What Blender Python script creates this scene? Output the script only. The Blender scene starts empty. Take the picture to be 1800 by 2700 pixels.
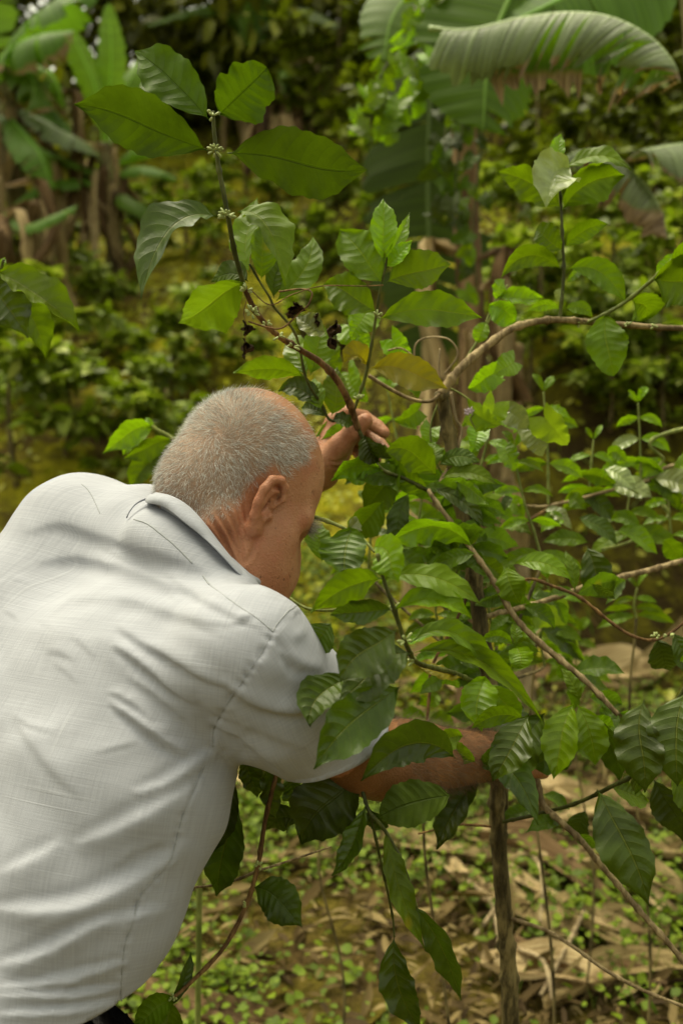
import bpy, bmesh, math, random
import numpy as np
from mathutils import Vector, Matrix

C = bpy.context.scene.collection
rng = np.random.default_rng(7)
R = math.radians

# ------------------------------------------------------------------ camera
PITCH, CAMZ = R(3.0), 1.55
FPX = 2625.0                      # 35 mm lens, 36 mm tall frame, 2700 px
CAM = np.array([0.0, 0.0, CAMZ])
RX = np.array([1.0, 0.0, 0.0])
UP = np.array([0.0, math.sin(PITCH), math.cos(PITCH)])
FW = np.array([0.0, math.cos(PITCH), -math.sin(PITCH)])
K = 1800.0 / 1568.0               # sketch units -> photo pixels

def at(x, y, d):
    """sketch position (1568 wide) and distance in metres -> world point"""
    return CAM + RX * ((x * K - 900) / FPX * d) - UP * ((y * K - 1350) / FPX * d) + FW * d

def proj(p):
    q = np.asarray(p) - CAM
    d = q @ FW
    return (q @ RX) / d * FPX / K + 900 / K, -(q @ UP) / d * FPX / K + 1350 / K, d

def mpp(d):                       # metres per sketch unit at distance d
    return K * d / FPX

cam_d = bpy.data.cameras.new("camera")
cam = bpy.data.objects.new("camera", cam_d); C.objects.link(cam)
cam.location = CAM; cam.rotation_euler = (R(90) - PITCH, 0, 0)
cam_d.sensor_fit = 'VERTICAL'; cam_d.sensor_height = 36; cam_d.sensor_width = 24; cam_d.lens = 35
cam_d.clip_end = 300; cam_d.clip_start = 0.05
cam_d.dof.use_dof = True; cam_d.dof.focus_distance = 1.17; cam_d.dof.aperture_fstop = 3.8
bpy.context.scene.camera = cam

# ------------------------------------------------------------------ object helpers
ORG = {}
def tag(o, label=None, cat=None, group=None, kind=None):
    if label: o['label'] = label
    if cat: o['category'] = cat
    if group: o['group'] = group
    if kind: o['kind'] = kind
    return o

def empty(name, loc, label, cat, group=None):
    o = bpy.data.objects.new(name, None); C.objects.link(o)
    o.location = loc; o.empty_display_size = 0.05
    ORG[o.name] = np.array(loc, float)
    return tag(o, label, cat, group)

def link(o, parent, org):
    C.objects.link(o)
    o.parent = parent
    o.location = Vector(org) - (Vector(ORG[parent.name]) if parent else Vector((0, 0, 0)))
    ORG[o.name] = np.array(org, float)
    return o

def mesh_obj(name, verts, faces, mat, parent=None, uv=None, attrs=None, smooth=True, org=None):
    verts = np.asarray(verts, float)
    if org is None:
        org = ORG[parent.name] if parent else np.array([verts[:, 0].mean(), verts[:, 1].mean(), verts[:, 2].min()])
    me = bpy.data.meshes.new(name)
    if isinstance(faces, np.ndarray):
        nf, k = faces.shape
        me.vertices.add(len(verts)); me.vertices.foreach_set('co', (verts - org).astype(np.float32).ravel())
        me.loops.add(nf * k); me.loops.foreach_set('vertex_index', faces.astype(np.int32).ravel())
        me.polygons.add(nf); me.polygons.foreach_set('loop_start', np.arange(0, nf * k, k, dtype=np.int32))
        me.update(calc_edges=True); me.validate()
    else:
        me.from_pydata((verts - org).tolist(), [], faces)
    if uv is not None:
        l = me.uv_layers.new(name='UVMap')
        idx = np.empty(len(me.loops), np.int32); me.loops.foreach_get('vertex_index', idx)
        l.data.foreach_set('uv', np.asarray(uv, np.float32)[idx].ravel())
    for k, a in (attrs or {}).items():
        a = np.asarray(a, np.float32)
        if a.ndim == 1:
            t = me.attributes.new(k, 'FLOAT', 'POINT'); t.data.foreach_set('value', a)
        else:
            t = me.attributes.new(k, 'FLOAT_VECTOR', 'POINT'); t.data.foreach_set('vector', a.ravel())
    if smooth:
        me.polygons.foreach_set('use_smooth', np.ones(len(me.polygons), bool))
    me.materials.append(mat)
    return link(bpy.data.objects.new(name, me), parent, org)

def nrm(v):
    v = np.asarray(v, float)
    return v / (np.linalg.norm(v, axis=-1, keepdims=True) + 1e-12)

def spline(pts, n, closed=False):
    """Catmull-Rom through pts (k x m)"""
    p = np.asarray(pts, float); k = len(p)
    if k == 2:
        t = np.linspace(0, 1, n)[:, None]; return p[0] * (1 - t) + p[1] * t
    P = np.vstack([2 * p[0] - p[1], p, 2 * p[-1] - p[-2]])
    t = np.linspace(0, k - 1, n); i = np.minimum(t.astype(int), k - 2); f = (t - i)[:, None]
    a, b, c, d = P[i], P[i + 1], P[i + 2], P[i + 3]
    return 0.5 * (2 * b + (c - a) * f + (2 * a - 5 * b + 4 * c - d) * f**2 + (3 * b - a - 3 * c + d) * f**3)

def tube_arrays(pts, rad, sides=10, bumps=0.0, seed=0, nodes=None, flat=1.0):
    pts = np.asarray(pts, float); n = len(pts)
    rad = np.broadcast_to(np.asarray(rad, float), (n,)).copy()
    r_ = np.random.default_rng(seed)
    if nodes:
        s = np.concatenate([[0], np.cumsum(np.linalg.norm(np.diff(pts, axis=0), axis=1))])
        for q in np.arange(nodes * 0.6, s[-1], nodes):
            rad *= 1 + 0.35 * np.exp(-((s - q) / 0.004)**2)
    T = nrm(np.gradient(pts, axis=0))
    ref = np.array([0.31, 0.2, 0.93]) if abs(T[0] @ np.array([0.31, 0.2, 0.93])) < 0.9 else np.array([1.0, 0, 0])
    N = nrm(np.cross(T[0], ref)); NN = [N]
    for i in range(1, n):
        N = nrm(NN[-1] - T[i] * (NN[-1] @ T[i])); NN.append(N)
    NN = np.array(NN); B = np.cross(T, NN)
    a = np.linspace(0, 2 * np.pi, sides, endpoint=False)
    jit = 1 + bumps * r_.normal(size=(n, sides))
    V = pts[:, None] + (NN[:, None] * np.cos(a)[None, :, None] + B[:, None] * (np.sin(a) * flat)[None, :, None]) * (rad[:, None] * jit)[..., None]
    V = V.reshape(-1, 3)
    F = []
    for i in range(n - 1):
        for j in range(sides):
            k = (j + 1) % sides
            F.append((i * sides + j, i * sides + k, (i + 1) * sides + k, (i + 1) * sides + j))
    F.append(tuple(range(sides))[::-1]); F.append(tuple((n - 1) * sides + j for j in range(sides)))
    u = np.repeat(np.linspace(0, 1, n), sides); 
    return V, F, np.stack([u, np.tile(a / (2 * np.pi), n)], 1)

def tube(name, pts, rad, mat, parent, n=None, org=None, **kw):
    n = n or max(8, len(pts) * 6)
    P = spline(pts, n)
    rad = np.interp(np.linspace(0, 1, n), np.linspace(0, 1, len(np.atleast_1d(rad))), np.atleast_1d(rad))
    V, F, uv = tube_arrays(P, rad, **kw)
    return mesh_obj(name, V, F, mat, parent, uv=uv, org=P[0] if org is None else org)

class MB:
    """collects faces for ONE mesh"""
    def __init__(s): s.V, s.F, s.U, s.n = [], [], [], 0
    def add(s, V, F, U=None):
        s.V.append(np.asarray(V)); s.F += [tuple(i + s.n for i in f) for f in F]
        s.U.append(np.zeros((len(V), 2)) if U is None else U); s.n += len(V)
    def build(s, name, mat, parent=None, **kw):
        return mesh_obj(name, np.vstack(s.V), s.F, mat, parent, uv=np.vstack(s.U), **kw)

# ------------------------------------------------------------------ materials
class NT:
    def __init__(s, name):
        s.m = bpy.data.materials.new(name); s.m.use_nodes = True
        s.t = s.m.node_tree; s.t.nodes.clear()
        s.out = s.t.nodes.new('ShaderNodeOutputMaterial')
    def n(s, typ, **kw):
        o = s.t.nodes.new('ShaderNode' + typ)
        for k, v in kw.items(): setattr(o, k, v)
        return o
    def set(s, sock, v):
        if isinstance(v, bpy.types.NodeSocket): s.t.links.new(v, sock)
        elif isinstance(v, (tuple, list)) and len(v) == 3 and sock.type == 'RGBA': sock.default_value = (*v, 1)
        else: sock.default_value = v
    def math(s, op, a, b=0.0, c=None, clamp=False):
        o = s.n('Math', operation=op, use_clamp=clamp); s.set(o.inputs[0], a); s.set(o.inputs[1], b)
        if c is not None: s.set(o.inputs[2], c)
        return o.outputs[0]
    def mix(s, f, a, b, blend='MIX'):
        o = s.n('Mix', data_type='RGBA', blend_type=blend); s.set(o.inputs[0], f); s.set(o.inputs[6], a); s.set(o.inputs[7], b)
        return o.outputs[2]
    def ramp(s, f, lo, hi):
        o = s.n('MapRange', interpolation_type='SMOOTHSTEP'); s.set(o.inputs[0], f); s.set(o.inputs[1], lo); s.set(o.inputs[2], hi)
        return o.outputs[0]
    def noise(s, vec, scale, detail=3.0, rough=0.55, dist=0.0):
        o = s.n('TexNoise'); 
        if vec is not None: s.set(o.inputs['Vector'], vec)
        s.set(o.inputs['Scale'], scale); s.set(o.inputs['Detail'], detail); s.set(o.inputs['Roughness'], rough); s.set(o.inputs['Distortion'], dist)
        return o.outputs['Fac']
    def mapping(s, vec, scale=(1, 1, 1), rot=(0, 0, 0), loc=(0, 0, 0)):
        o = s.n('Mapping'); s.set(o.inputs[0], vec); o.inputs['Scale'].default_value = scale; o.inputs['Rotation'].default_value = rot; o.inputs['Location'].default_value = loc
        return o.outputs[0]
    def bump(s, h, strength=0.3, dist=0.002, normal=None):
        o = s.n('Bump'); s.set(o.inputs['Height'], h); s.set(o.inputs['Strength'], strength); s.set(o.inputs['Distance'], dist)
        if normal is not None: s.set(o.inputs['Normal'], normal)
        return o.outputs[0]
    def attr(s, name, vec=False):
        o = s.n('Attribute', attribute_name=name); return o.outputs['Vector' if vec else 'Fac']
    def pbsdf(s, col, rough, normal=None, spec=0.5, sss=0, **kw):
        o = s.n('BsdfPrincipled'); s.set(o.inputs['Base Color'], col); s.set(o.inputs['Roughness'], rough)
        s.set(o.inputs['Specular IOR Level'], spec)
        if normal is not None: s.set(o.inputs['Normal'], normal)
        if sss:
            o.inputs['Subsurface Weight'].default_value = sss; o.inputs['Subsurface Radius'].default_value = (0.01, 0.004, 0.002); o.inputs['Subsurface Scale'].default_value = 0.4
        for k, v in kw.items(): s.set(o.inputs[k], v)
        return o.outputs[0]
    def done(s, sh): s.t.links.new(sh, s.out.inputs[0]); return s.m

def leaf_mat(name, base, vein, rough=0.4, trans=0.35, tcol=None, nveins=9.0, spots=0.0, spec=0.5, vdark=0.0, bumps=0.5):
    m = NT(name)
    uv = m.n('UVMap'); sep = m.n('SeparateXYZ'); m.set(sep.inputs[0], uv.outputs[0])
    u, v = sep.outputs[0], m.math('SUBTRACT', sep.outputs[1], 0.5)
    av = m.math('MULTIPLY', m.math('ABSOLUTE', v), 2.0)
    oi = m.n('ObjectInfo'); rnd = oi.outputs['Random']
    tc = m.n('TexCoord').outputs['Object']
    big = m.noise(tc, 22.0, 4.0); fine = m.noise(tc, 160.0, 3.0)
    mid = m.ramp(av, 0.055, 0.02)
    ph = m.math('MULTIPLY', m.math('SUBTRACT', u, m.math('MULTIPLY', m.math('POWER', av, 1.4), 0.13)), nveins)
    fr = m.math('ABSOLUTE', m.math('SUBTRACT', m.math('FRACT', ph), 0.5))
    sec = m.math('MULTIPLY', m.ramp(fr, 0.07, 0.015), m.ramp(av, 1.0, 0.7))
    veins = m.math('MAXIMUM', mid, m.math('MULTIPLY', sec, 0.30))
    dk = tuple(c * 0.62 for c in base); lt = tuple(min(1, c * 1.35) for c in base)
    col = m.mix(m.ramp(big, 0.3, 0.7), dk, lt)
    col = m.mix(m.math('MULTIPLY', m.ramp(fine, 0.45, 0.75), 0.25), col, tuple(c * 1.5 for c in base))
    col = m.mix(m.math('MULTIPLY', veins, 0.6), col, vein)
    hs = m.n('HueSaturation'); m.set(hs.inputs['Color'], col)
    m.set(hs.inputs['Value'], m.math('ADD', m.math('MULTIPLY', rnd, 0.5), 0.75))
    m.set(hs.inputs['Hue'], m.math('ADD', m.math('MULTIPLY', rnd, 0.022), 0.487))
    col = hs.outputs[0]
    # blemishes: small yellow-brown spots, with a shape of their own
    if spots:
        vo = m.n('TexVoronoi'); m.set(vo.inputs['Vector'], tc); m.set(vo.inputs['Scale'], 26.0)
        wn = m.n('TexWhiteNoise'); m.set(wn.inputs['Vector'], vo.outputs['Position'])
        pick = m.math('GREATER_THAN', wn.outputs['Value'], 1 - spots)
        halo = m.math('MULTIPLY', m.ramp(vo.outputs['Distance'], 0.32, 0.12), pick)
        core = m.math('MULTIPLY', m.ramp(vo.outputs['Distance'], 0.1, 0.06), pick)
        col = m.mix(m.math('MULTIPLY', halo, 0.6), col, (0.32, 0.24, 0.01))
        col = m.mix(core, col, (0.09, 0.03, 0.008))
    quilt = m.math('MULTIPLY', m.math('POWER', m.math('MULTIPLY', fr, 2.0), 0.6), m.ramp(av, 1.05, 0.5))
    h = m.math('SUBTRACT', m.math('ADD', m.math('MULTIPLY', quilt, -0.45), m.math('MULTIPLY', fine, 0.25)), m.math('MULTIPLY', mid, 0.8))
    nor = m.bump(m.math('ADD', h, m.math('MULTIPLY', big, 0.9)), bumps * 0.8, 0.0022)
    p = m.pbsdf(col, m.math('ADD', m.math('MULTIPLY', big, 0.2), rough - 0.1), nor, spec)
    t = m.n('BsdfTranslucent'); m.set(t.inputs[0], m.mix(0.6, col, tcol or tuple(min(1, c * 2.2) for c in base))); m.set(t.inputs[1], nor)
    mx = m.n('MixShader'); mx.inputs[0].default_value = trans
    m.t.links.new(p, mx.inputs[1]); m.t.links.new(t.outputs[0], mx.inputs[2])
    return m.done(mx.outputs[0])

LM = {
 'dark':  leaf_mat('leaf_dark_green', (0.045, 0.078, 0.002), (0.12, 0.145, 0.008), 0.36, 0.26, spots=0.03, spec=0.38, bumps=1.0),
 'mid':   leaf_mat('leaf_green', (0.088, 0.148, 0.001), (0.16, 0.21, 0.005), 0.44, 0.40, spots=0.06, spec=0.24, bumps=0.7),
 'back':  leaf_mat('leaf_underside', (0.048, 0.086, 0.001), (0.028, 0.052, 0.001), 0.55, 0.28, spots=0.09, spec=0.16, bumps=1.0),
 'young': leaf_mat('leaf_young', (0.130, 0.240, 0.002), (0.23, 0.31, 0.008), 0.30, 0.40, spec=0.42, bumps=0.8),
 'gloss': leaf_mat('leaf_pale_painted_sheen', (0.16, 0.20, 0.045), (0.21, 0.25, 0.06), 0.34, 0.2, spec=0.9, bumps=0.7),  # pale base colour stands in for the sky's reflection
 'yellow':leaf_mat('leaf_yellowing', (0.190, 0.170, 0.003), (0.27, 0.21, 0.010), 0.48, 0.40, spots=0.2, spec=0.3, bumps=0.5),
 'heart': leaf_mat('leaf_heart', (0.145, 0.215, 0.005), (0.20, 0.26, 0.012), 0.5, 0.42, nveins=4.0, spec=0.35, bumps=0.5),
 'shade': leaf_mat('leaf_painted_shade', (0.036, 0.058, 0.002), (0.056, 0.078, 0.004), 0.42, 0.16, spec=0.3, bumps=0.9),  # near-black base: shadow on the leaf put into its colour
}

def bark_mat(name, a, b, scale=60.0, rough=0.8, stretch=(1, 1, 0.25)):
    m = NT(name); tc = m.n('TexCoord').outputs['Object']
    n1 = m.noise(m.mapping(tc, stretch), scale, 5.0, 0.65); n2 = m.noise(tc, scale * 0.2, 3.0)
    col = m.mix(m.ramp(n1, 0.36, 0.64), tuple(c * 0.75 for c in a), tuple(c * 1.12 for c in b))
    col = m.mix(m.math('MULTIPLY', m.ramp(n2, 0.45, 0.62), 0.6), col, tuple(c * 0.5 for c in a))
    return m.done(m.pbsdf(col, rough, m.bump(n1, 1.0, 0.005), 0.25))

BM = {
 'trunk': bark_mat('bark_trunk', (0.050, 0.037, 0.012), (0.19, 0.148, 0.060), 75),
 'pale':  bark_mat('bark_pale', (0.17, 0.115, 0.055), (0.33, 0.25, 0.13), 90),
 'brown': bark_mat('bark_brown', (0.10, 0.048, 0.018), (0.22, 0.125, 0.045), 90),
 'green': bark_mat('stem_green', (0.060, 0.095, 0.018), (0.12, 0.17, 0.035), 60, 0.5),
 'dgreen': bark_mat('stem_dark_green', (0.042, 0.050, 0.008), (0.095, 0.105, 0.022), 60, 0.5),
 'lime':  bark_mat('stem_lime', (0.15, 0.19, 0.035), (0.24, 0.27, 0.07), 60, 0.5),
 'dry':   bark_mat('dry_stem', (0.17, 0.12, 0.06), (0.36, 0.28, 0.16), 40),
}

def dry_mat(name, a, b, c, stretch=(1, 8, 1)):
    m = NT(name); uv = m.n('UVMap').outputs[0]; tc = m.n('TexCoord').outputs['Object']
    n1 = m.noise(m.mapping(uv, (3, 40, 1)), 1.0, 4.0); n2 = m.noise(tc, 9.0, 4.0); oi = m.n('ObjectInfo')
    col = m.mix(m.ramp(n1, 0.35, 0.65), a, b); col = m.mix(m.math('MULTIPLY', m.ramp(n2, 0.5, 0.68), 0.75), col, c)
    p = m.pbsdf(col, 0.75, m.bump(n1, 0.6, 0.004), 0.2)
    t = m.n('BsdfTranslucent'); m.set(t.inputs[0], col)
    mx = m.n('MixShader'); mx.inputs[0].default_value = 0.2
    m.t.links.new(p, mx.inputs[1]); m.t.links.new(t.outputs[0], mx.inputs[2])
    return m.done(mx.outputs[0])
DRY = dry_mat('dry_leaf', (0.15, 0.102, 0.036), (0.35, 0.27, 0.125), (0.065, 0.040, 0.012))
DRYDK = dry_mat('withered_leaf', (0.035, 0.02, 0.010), (0.085, 0.05, 0.026), (0.018, 0.01, 0.006))

# ------------------------------------------------------------------ leaf geometry
def leaf_arrays(p0, p1, p2, width, roll=0.0, fold=0.25, wave=0.10, shape='coffee', seed=0, nu=34, nv=8, nveins=9, curl=0.0, facing=None):
    r_ = np.random.default_rng(seed)
    u = np.linspace(0, 1, nu)
    P = (1 - u)[:, None]**2 * p0 + (2 * u * (1 - u))[:, None] * p1 + (u**2)[:, None] * p2
    T = nrm(np.gradient(P, axis=0))
    f = CAM - P if facing is None else np.broadcast_to(facing, P.shape)
    N = nrm(f - T * (f * T).sum(1, keepdims=True))
    S = np.cross(T, N)
    c, s = math.cos(R(roll)), math.sin(R(roll))
    N, S = N * c + S * s, S * c - N * s
    if shape == 'coffee':
        t = np.clip((u - 0.045) / 0.955, 0, 1)
        w = np.sin(np.pi * t**0.92)**0.82
        w = w * (1 - 0.55 * np.clip((t - 0.78) / 0.22, 0, 1)**1.0) + 0
        w = np.where(t <= 0, 0.02, np.maximum(w, 0.012))
    elif shape == 'oval':
        t = np.clip((u - 0.05) / 0.95, 0, 1); w = np.maximum(np.sin(np.pi * t**0.95)**0.62, 0.02)
    elif shape == 'lance':
        t = np.clip((u - 0.04) / 0.96, 0, 1); w = np.maximum(np.sin(np.pi * t**0.75)**0.9 * (1 - 0.35 * t), 0.012)
    elif shape == 'heart':
        t = u; w = np.maximum(np.sqrt(np.clip(1 - ((t - 0.32) / 0.5)**2, 0, 1)) * (t < 0.32) + (t >= 0.32) * np.clip(1 - (t - 0.32) / 0.68, 0, 1)**0.75, 0.02)
    w = w / w.max() * width / 2
    bow = r_.normal() * 0.07 * width; P = P + S * (bow * np.sin(np.pi * u) + r_.normal() * 0.03 * width * np.sin(2 * np.pi * u))[:, None] - N * (0.10 * width * r_.uniform(0.3, 1.5) * u**4)[:, None]
    asym = r_.normal() * 0.07; fold = fold * r_.uniform(0.6, 1.9); curl = curl + r_.normal() * 0.05; wave = wave * r_.uniform(0.9, 1.9)
    v = np.linspace(-1, 1, 2 * nv + 1)
    ph = r_.uniform(0, 6.28, 4); kx = r_.uniform(2.2, 4.6, 2)
    U, VV = np.meshgrid(u, v, indexing='ij'); av = np.abs(VV)
    ws = w[:, None] * (1 + asym * np.sign(VV) + 0.016 * np.sin(23 * U + ph[3] + VV * 2) * np.abs(VV) + 0.035 * np.sin(2 * np.pi * (nveins * U + 0.2)) * np.sign(VV)**2 + 0.03 * np.sin(9 * U + ph[2]))
    edge = np.where(VV > 0, np.sin(2 * np.pi * kx[0] * U + ph[0]), np.sin(2 * np.pi * kx[1] * U + ph[1]))
    hgt = fold * av * ws * 1.0 + wave * width * 0.5 * edge * av**2 * np.sin(np.pi * np.clip(U, 0, 1))
    hgt += -0.007 * width * np.cos(2 * np.pi * (nveins * (U - 0.13 * av**1.4))) * av * (1 - av**3) * 1.6
    hgt += curl * width * (av**3)
    cs = math.sqrt(max(0.05, 1 - min(fold, 0.9)**2 * 0.5))
    shift = np.zeros_like(U)
    if shape == 'heart':
        back = np.exp(-(U / 0.18)**2) * av**0.6 * width * 0.30
        base = P[:, None] + S[:, None] * (VV * ws * cs)[..., None] + N[:, None] * hgt[..., None] - T[:, None] * back[..., None]
    else:
        base = P[:, None] + S[:, None] * (VV * ws * cs)[..., None] + N[:, None] * hgt[..., None]
        base = base + T[:, None] * (0.10 * av**2 * ws * 1.0)[..., None] * (1 - U[..., None])
    nc = 2 * nv + 1
    i, j = np.meshgrid(np.arange(nu - 1), np.arange(nc - 1), indexing='ij')
    a = (i * nc + j).ravel()
    F = np.stack([a, a + 1, a + nc + 1, a + nc], 1)
    return base.reshape(-1, 3), F, np.stack([U.ravel(), VV.ravel() * 0.5 + 0.5], 1)

LEAFN = [0]
def leaf(parent, bx, by, tx, ty, w, d, dd=0.0, cx=None, cy=None, roll=0.0, fold=0.22, kind='mid', shape='coffee', bulge=-0.012, name='leaf', label=None, wave=0.10, curl=0.0):
    LEAFN[0] += 1; seed = LEAFN[0] * 31 + 5
    p0, p2 = at(bx, by, d), at(tx, ty, d + dd)
    if cx is None: cx, cy = (bx + tx) / 2, (by + ty) / 2
    else: cx, cy = 2 * cx - (bx + tx) / 2, 2 * cy - (by + ty) / 2      # pass THROUGH (cx, cy)
    p1 = at(cx, cy, d + dd * 0.5 + bulge)
    V, F, uv = leaf_arrays(p0, p1, p2, w * mpp(d + dd * 0.5), roll, fold, wave, shape, seed, curl=curl)
    o = mesh_obj(name, V, F, LM[kind], parent, uv=uv, org=p0)
    if label: o['label'] = label
    return o
# ================================================================== SDF toolkit
class Field:
    def __init__(s, lo, hi, h):
        s.lo, s.h = np.asarray(lo, float), h
        s.n = np.ceil((np.asarray(hi) - s.lo) / h).astype(int) + 1
        s.v = np.full(s.n, 0.5, np.float32)
    def local(s, lo, hi):
        a = np.clip(np.floor((np.asarray(lo) - s.lo) / s.h).astype(int), 0, s.n); b = np.clip(np.ceil((np.asarray(hi) - s.lo) / s.h).astype(int) + 1, 0, s.n)
        if (b <= a).any(): return None, None
        g = [(s.lo[i] + s.h * np.arange(a[i], b[i])).astype(np.float32) for i in range(3)]
        X = np.stack(np.meshgrid(*g, indexing='ij'), -1)
        return (slice(a[0], b[0]), slice(a[1], b[1]), slice(a[2], b[2])), X
    def put(s, sl, d, k, sub=False):
        a = s.v[sl]
        if sub:
            d = -d; h = np.maximum(k - np.abs(a - d), 0) / k; s.v[sl] = np.maximum(a, d) + h * h * k * 0.25
        else:
            h = np.maximum(k - np.abs(a - d), 0) / k; s.v[sl] = np.minimum(a, d) - h * h * k * 0.25
    def cone(s, a, b, ra, rb, k=0.01, sub=False):
        a, b = np.asarray(a, float), np.asarray(b, float); m = max(ra, rb) + k + 4 * s.h
        sl, X = s.local(np.minimum(a, b) - m, np.maximum(a, b) + m)
        if sl is None: return
        ab = (b - a).astype(np.float32); q = X - a.astype(np.float32)
        t = np.clip(q @ ab / max(float(ab @ ab), 1e-12), 0, 1)
        d = np.linalg.norm(q - t[..., None] * ab, axis=-1) - (ra + (rb - ra) * t)
        s.put(sl, d, k, sub)
    def chain(s, pts, rad, k=0.01, sub=False):
        for i in range(len(pts) - 1): s.cone(pts[i], pts[i + 1], rad[i], rad[i + 1], k, sub)
    def limb(s, pts, rad, k=0.02, n=12):
        P = spline(pts, n); r = spline(np.array(rad, float)[:, None], n)[:, 0]
        s.chain(P, r, k)
    def ell(s, c, ax, M=None, k=0.01, sub=False):
        """ellipsoid, semi-axes ax along the rows of M"""
        c = np.asarray(c, float); ax = np.asarray(ax, float); M = np.eye(3) if M is None else np.asarray(M)
        m = ax.max() + k + 4 * s.h
        sl, X = s.local(c - m, c + m)
        if sl is None: return
        q = (X - c.astype(np.float32)) @ M.T.astype(np.float32)
        k0 = np.linalg.norm(q / ax.astype(np.float32), axis=-1); k1 = np.linalg.norm(q / (ax**2).astype(np.float32), axis=-1)
        s.put(sl, np.where(k0 < 1e-3, -ax.min(), k0 * (k0 - 1) / (k1 + 1e-9)).astype(np.float32), k, sub)
    def loft(s, P, A, Cc, w, k=0.01):
        """chain of elliptic sections: centres P, half sizes A along w, Cc across"""
        for i in range(len(P) - 1):
            a, b = np.asarray(P[i], float), np.asarray(P[i + 1], float)
            m = max(A[i], A[i + 1], Cc[i], Cc[i + 1]) + k + 4 * s.h
            sl, X = s.local(np.minimum(a, b) - m, np.maximum(a, b) + m)
            if sl is None: continue
            ax = nrm(b - a); wx = nrm(w - ax * (w @ ax)); bx = np.cross(ax, wx); L = np.linalg.norm(b - a)
            q = X - a.astype(np.float32)
            z = q @ ax.astype(np.float32); t = np.clip(z / L, 0, 1)
            aa = A[i] + (A[i + 1] - A[i]) * t; cc = Cc[i] + (Cc[i + 1] - Cc[i]) * t
            x = q @ wx.astype(np.float32) / aa; y = q @ bx.astype(np.float32) / cc
            over = np.maximum(np.maximum(-z, z - L), 0) / np.minimum(aa, cc)
            e = np.sqrt(x * x + y * y + over * over); mn = np.minimum(aa, cc)
            g = np.sqrt((x / aa)**2 + (y / cc)**2 + (over / mn)**2) / (e + 1e-6)
            s.put(sl, ((e - 1) / (g + 1e-6)).astype(np.float32), k)
    def mesh(s, smooth=4):
        v = s.v; ins = v < 0
        nx, ny, nz = np.array(v.shape) - 1
        cnt = np.zeros((nx, ny, nz), np.uint8)
        for dx in (0, 1):
            for dy in (0, 1):
                for dz in (0, 1): cnt += ins[dx:nx + dx, dy:ny + dy, dz:nz + dz]
        I = np.argwhere((cnt > 0) & (cnt < 8))
        pos = np.zeros((len(I), 3)); num = np.zeros(len(I))
        corners = [(dx, dy, dz) for dx in (0, 1) for dy in (0, 1) for dz in (0, 1)]
        val = {c: v[I[:, 0] + c[0], I[:, 1] + c[1], I[:, 2] + c[2]].astype(float) for c in corners}
        for c in corners:
            for ax in range(3):
                if c[ax] == 0:
                    e = list(c); e[ax] = 1; e = tuple(e)
                    a, b = val[c], val[e]; x = (a < 0) != (b < 0)
                    t = np.where(x, a / np.where(x, a - b, 1), 0)
                    p = np.array(c, float)[None].repeat(len(I), 0); p[:, ax] += t
                    pos[x] += p[x]; num[x] += 1
        V = s.lo + s.h * (I + pos / num[:, None])
        idm = np.full((nx, ny, nz), -1, np.int32); idm[I[:, 0], I[:, 1], I[:, 2]] = np.arange(len(I))
        Q = []
        for ax in range(3):
            o1, o2 = (ax + 1) % 3, (ax + 2) % 3
            sl0 = [slice(None)] * 3; sl1 = [slice(None)] * 3; sl0[ax] = slice(0, -1); sl1[ax] = slice(1, None)
            a, b = ins[tuple(sl0)], ins[tuple(sl1)]
            E = np.argwhere(a != b)
            E = E[(E[:, o1] > 0) & (E[:, o2] > 0) & (E[:, o1] < v.shape[o1] - 1) & (E[:, o2] < v.shape[o2] - 1)]
            fl = a[E[:, 0], E[:, 1], E[:, 2]]
            def g(d1, d2):
                J = E.copy(); J[:, o1] -= d1; J[:, o2] -= d2; return idm[J[:, 0], J[:, 1], J[:, 2]]
            q = np.stack([g(1, 1), g(0, 1), g(0, 0), g(1, 0)], 1)
            q[~fl] = q[~fl][:, ::-1]
            Q.append(q)
        F = np.vstack(Q); F = F[(F >= 0).all(1)]
        V = smooth_mesh(V, F, smooth)
        return V, F

def adj(F):
    e = np.vstack([F[:, [i, (i + 1) % 4]] for i in range(4)])
    return e[:, 0], e[:, 1]
def lap(X, e0, e1, deg):
    m = np.stack([np.bincount(e0, X[e1, i], len(X)) + np.bincount(e1, X[e0, i], len(X)) for i in range(X.shape[1])], 1)
    return m / deg[:, None] - X
def smooth_mesh(V, F, it):
    e0, e1 = adj(F); deg = np.maximum(np.bincount(e0, minlength=len(V)) + np.bincount(e1, minlength=len(V)), 1)
    for _ in range(it):
        V = V + 0.55 * lap(V, e0, e1, deg); V = V - 0.57 * lap(V, e0, e1, deg)
    return V
def blur_vals(a, F, it):
    e0, e1 = adj(F); n = len(a); deg = np.maximum(np.bincount(e0, minlength=n) + np.bincount(e1, minlength=n), 1)
    A = a[:, None]
    for _ in range(it): A = A + 0.6 * lap(A, e0, e1, deg)
    return A[:, 0]
def vnormals(V, F):
    n = np.cross(V[F[:, 2]] - V[F[:, 0]], V[F[:, 3]] - V[F[:, 1]])
    o = np.zeros_like(V)
    for i in range(4):
        for c in range(3): o[:, c] += np.bincount(F[:, i], n[:, c], len(V))
    return nrm(o)
def keep(V, F, mask, *arrs):
    """drop the faces with any vertex outside mask"""
    F = F[mask[F].all(1)]
    used = np.zeros(len(V), bool); used[F] = True
    ix = np.cumsum(used) - 1
    return (V[used], ix[F]) + tuple(a[used] for a in arrs)
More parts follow.
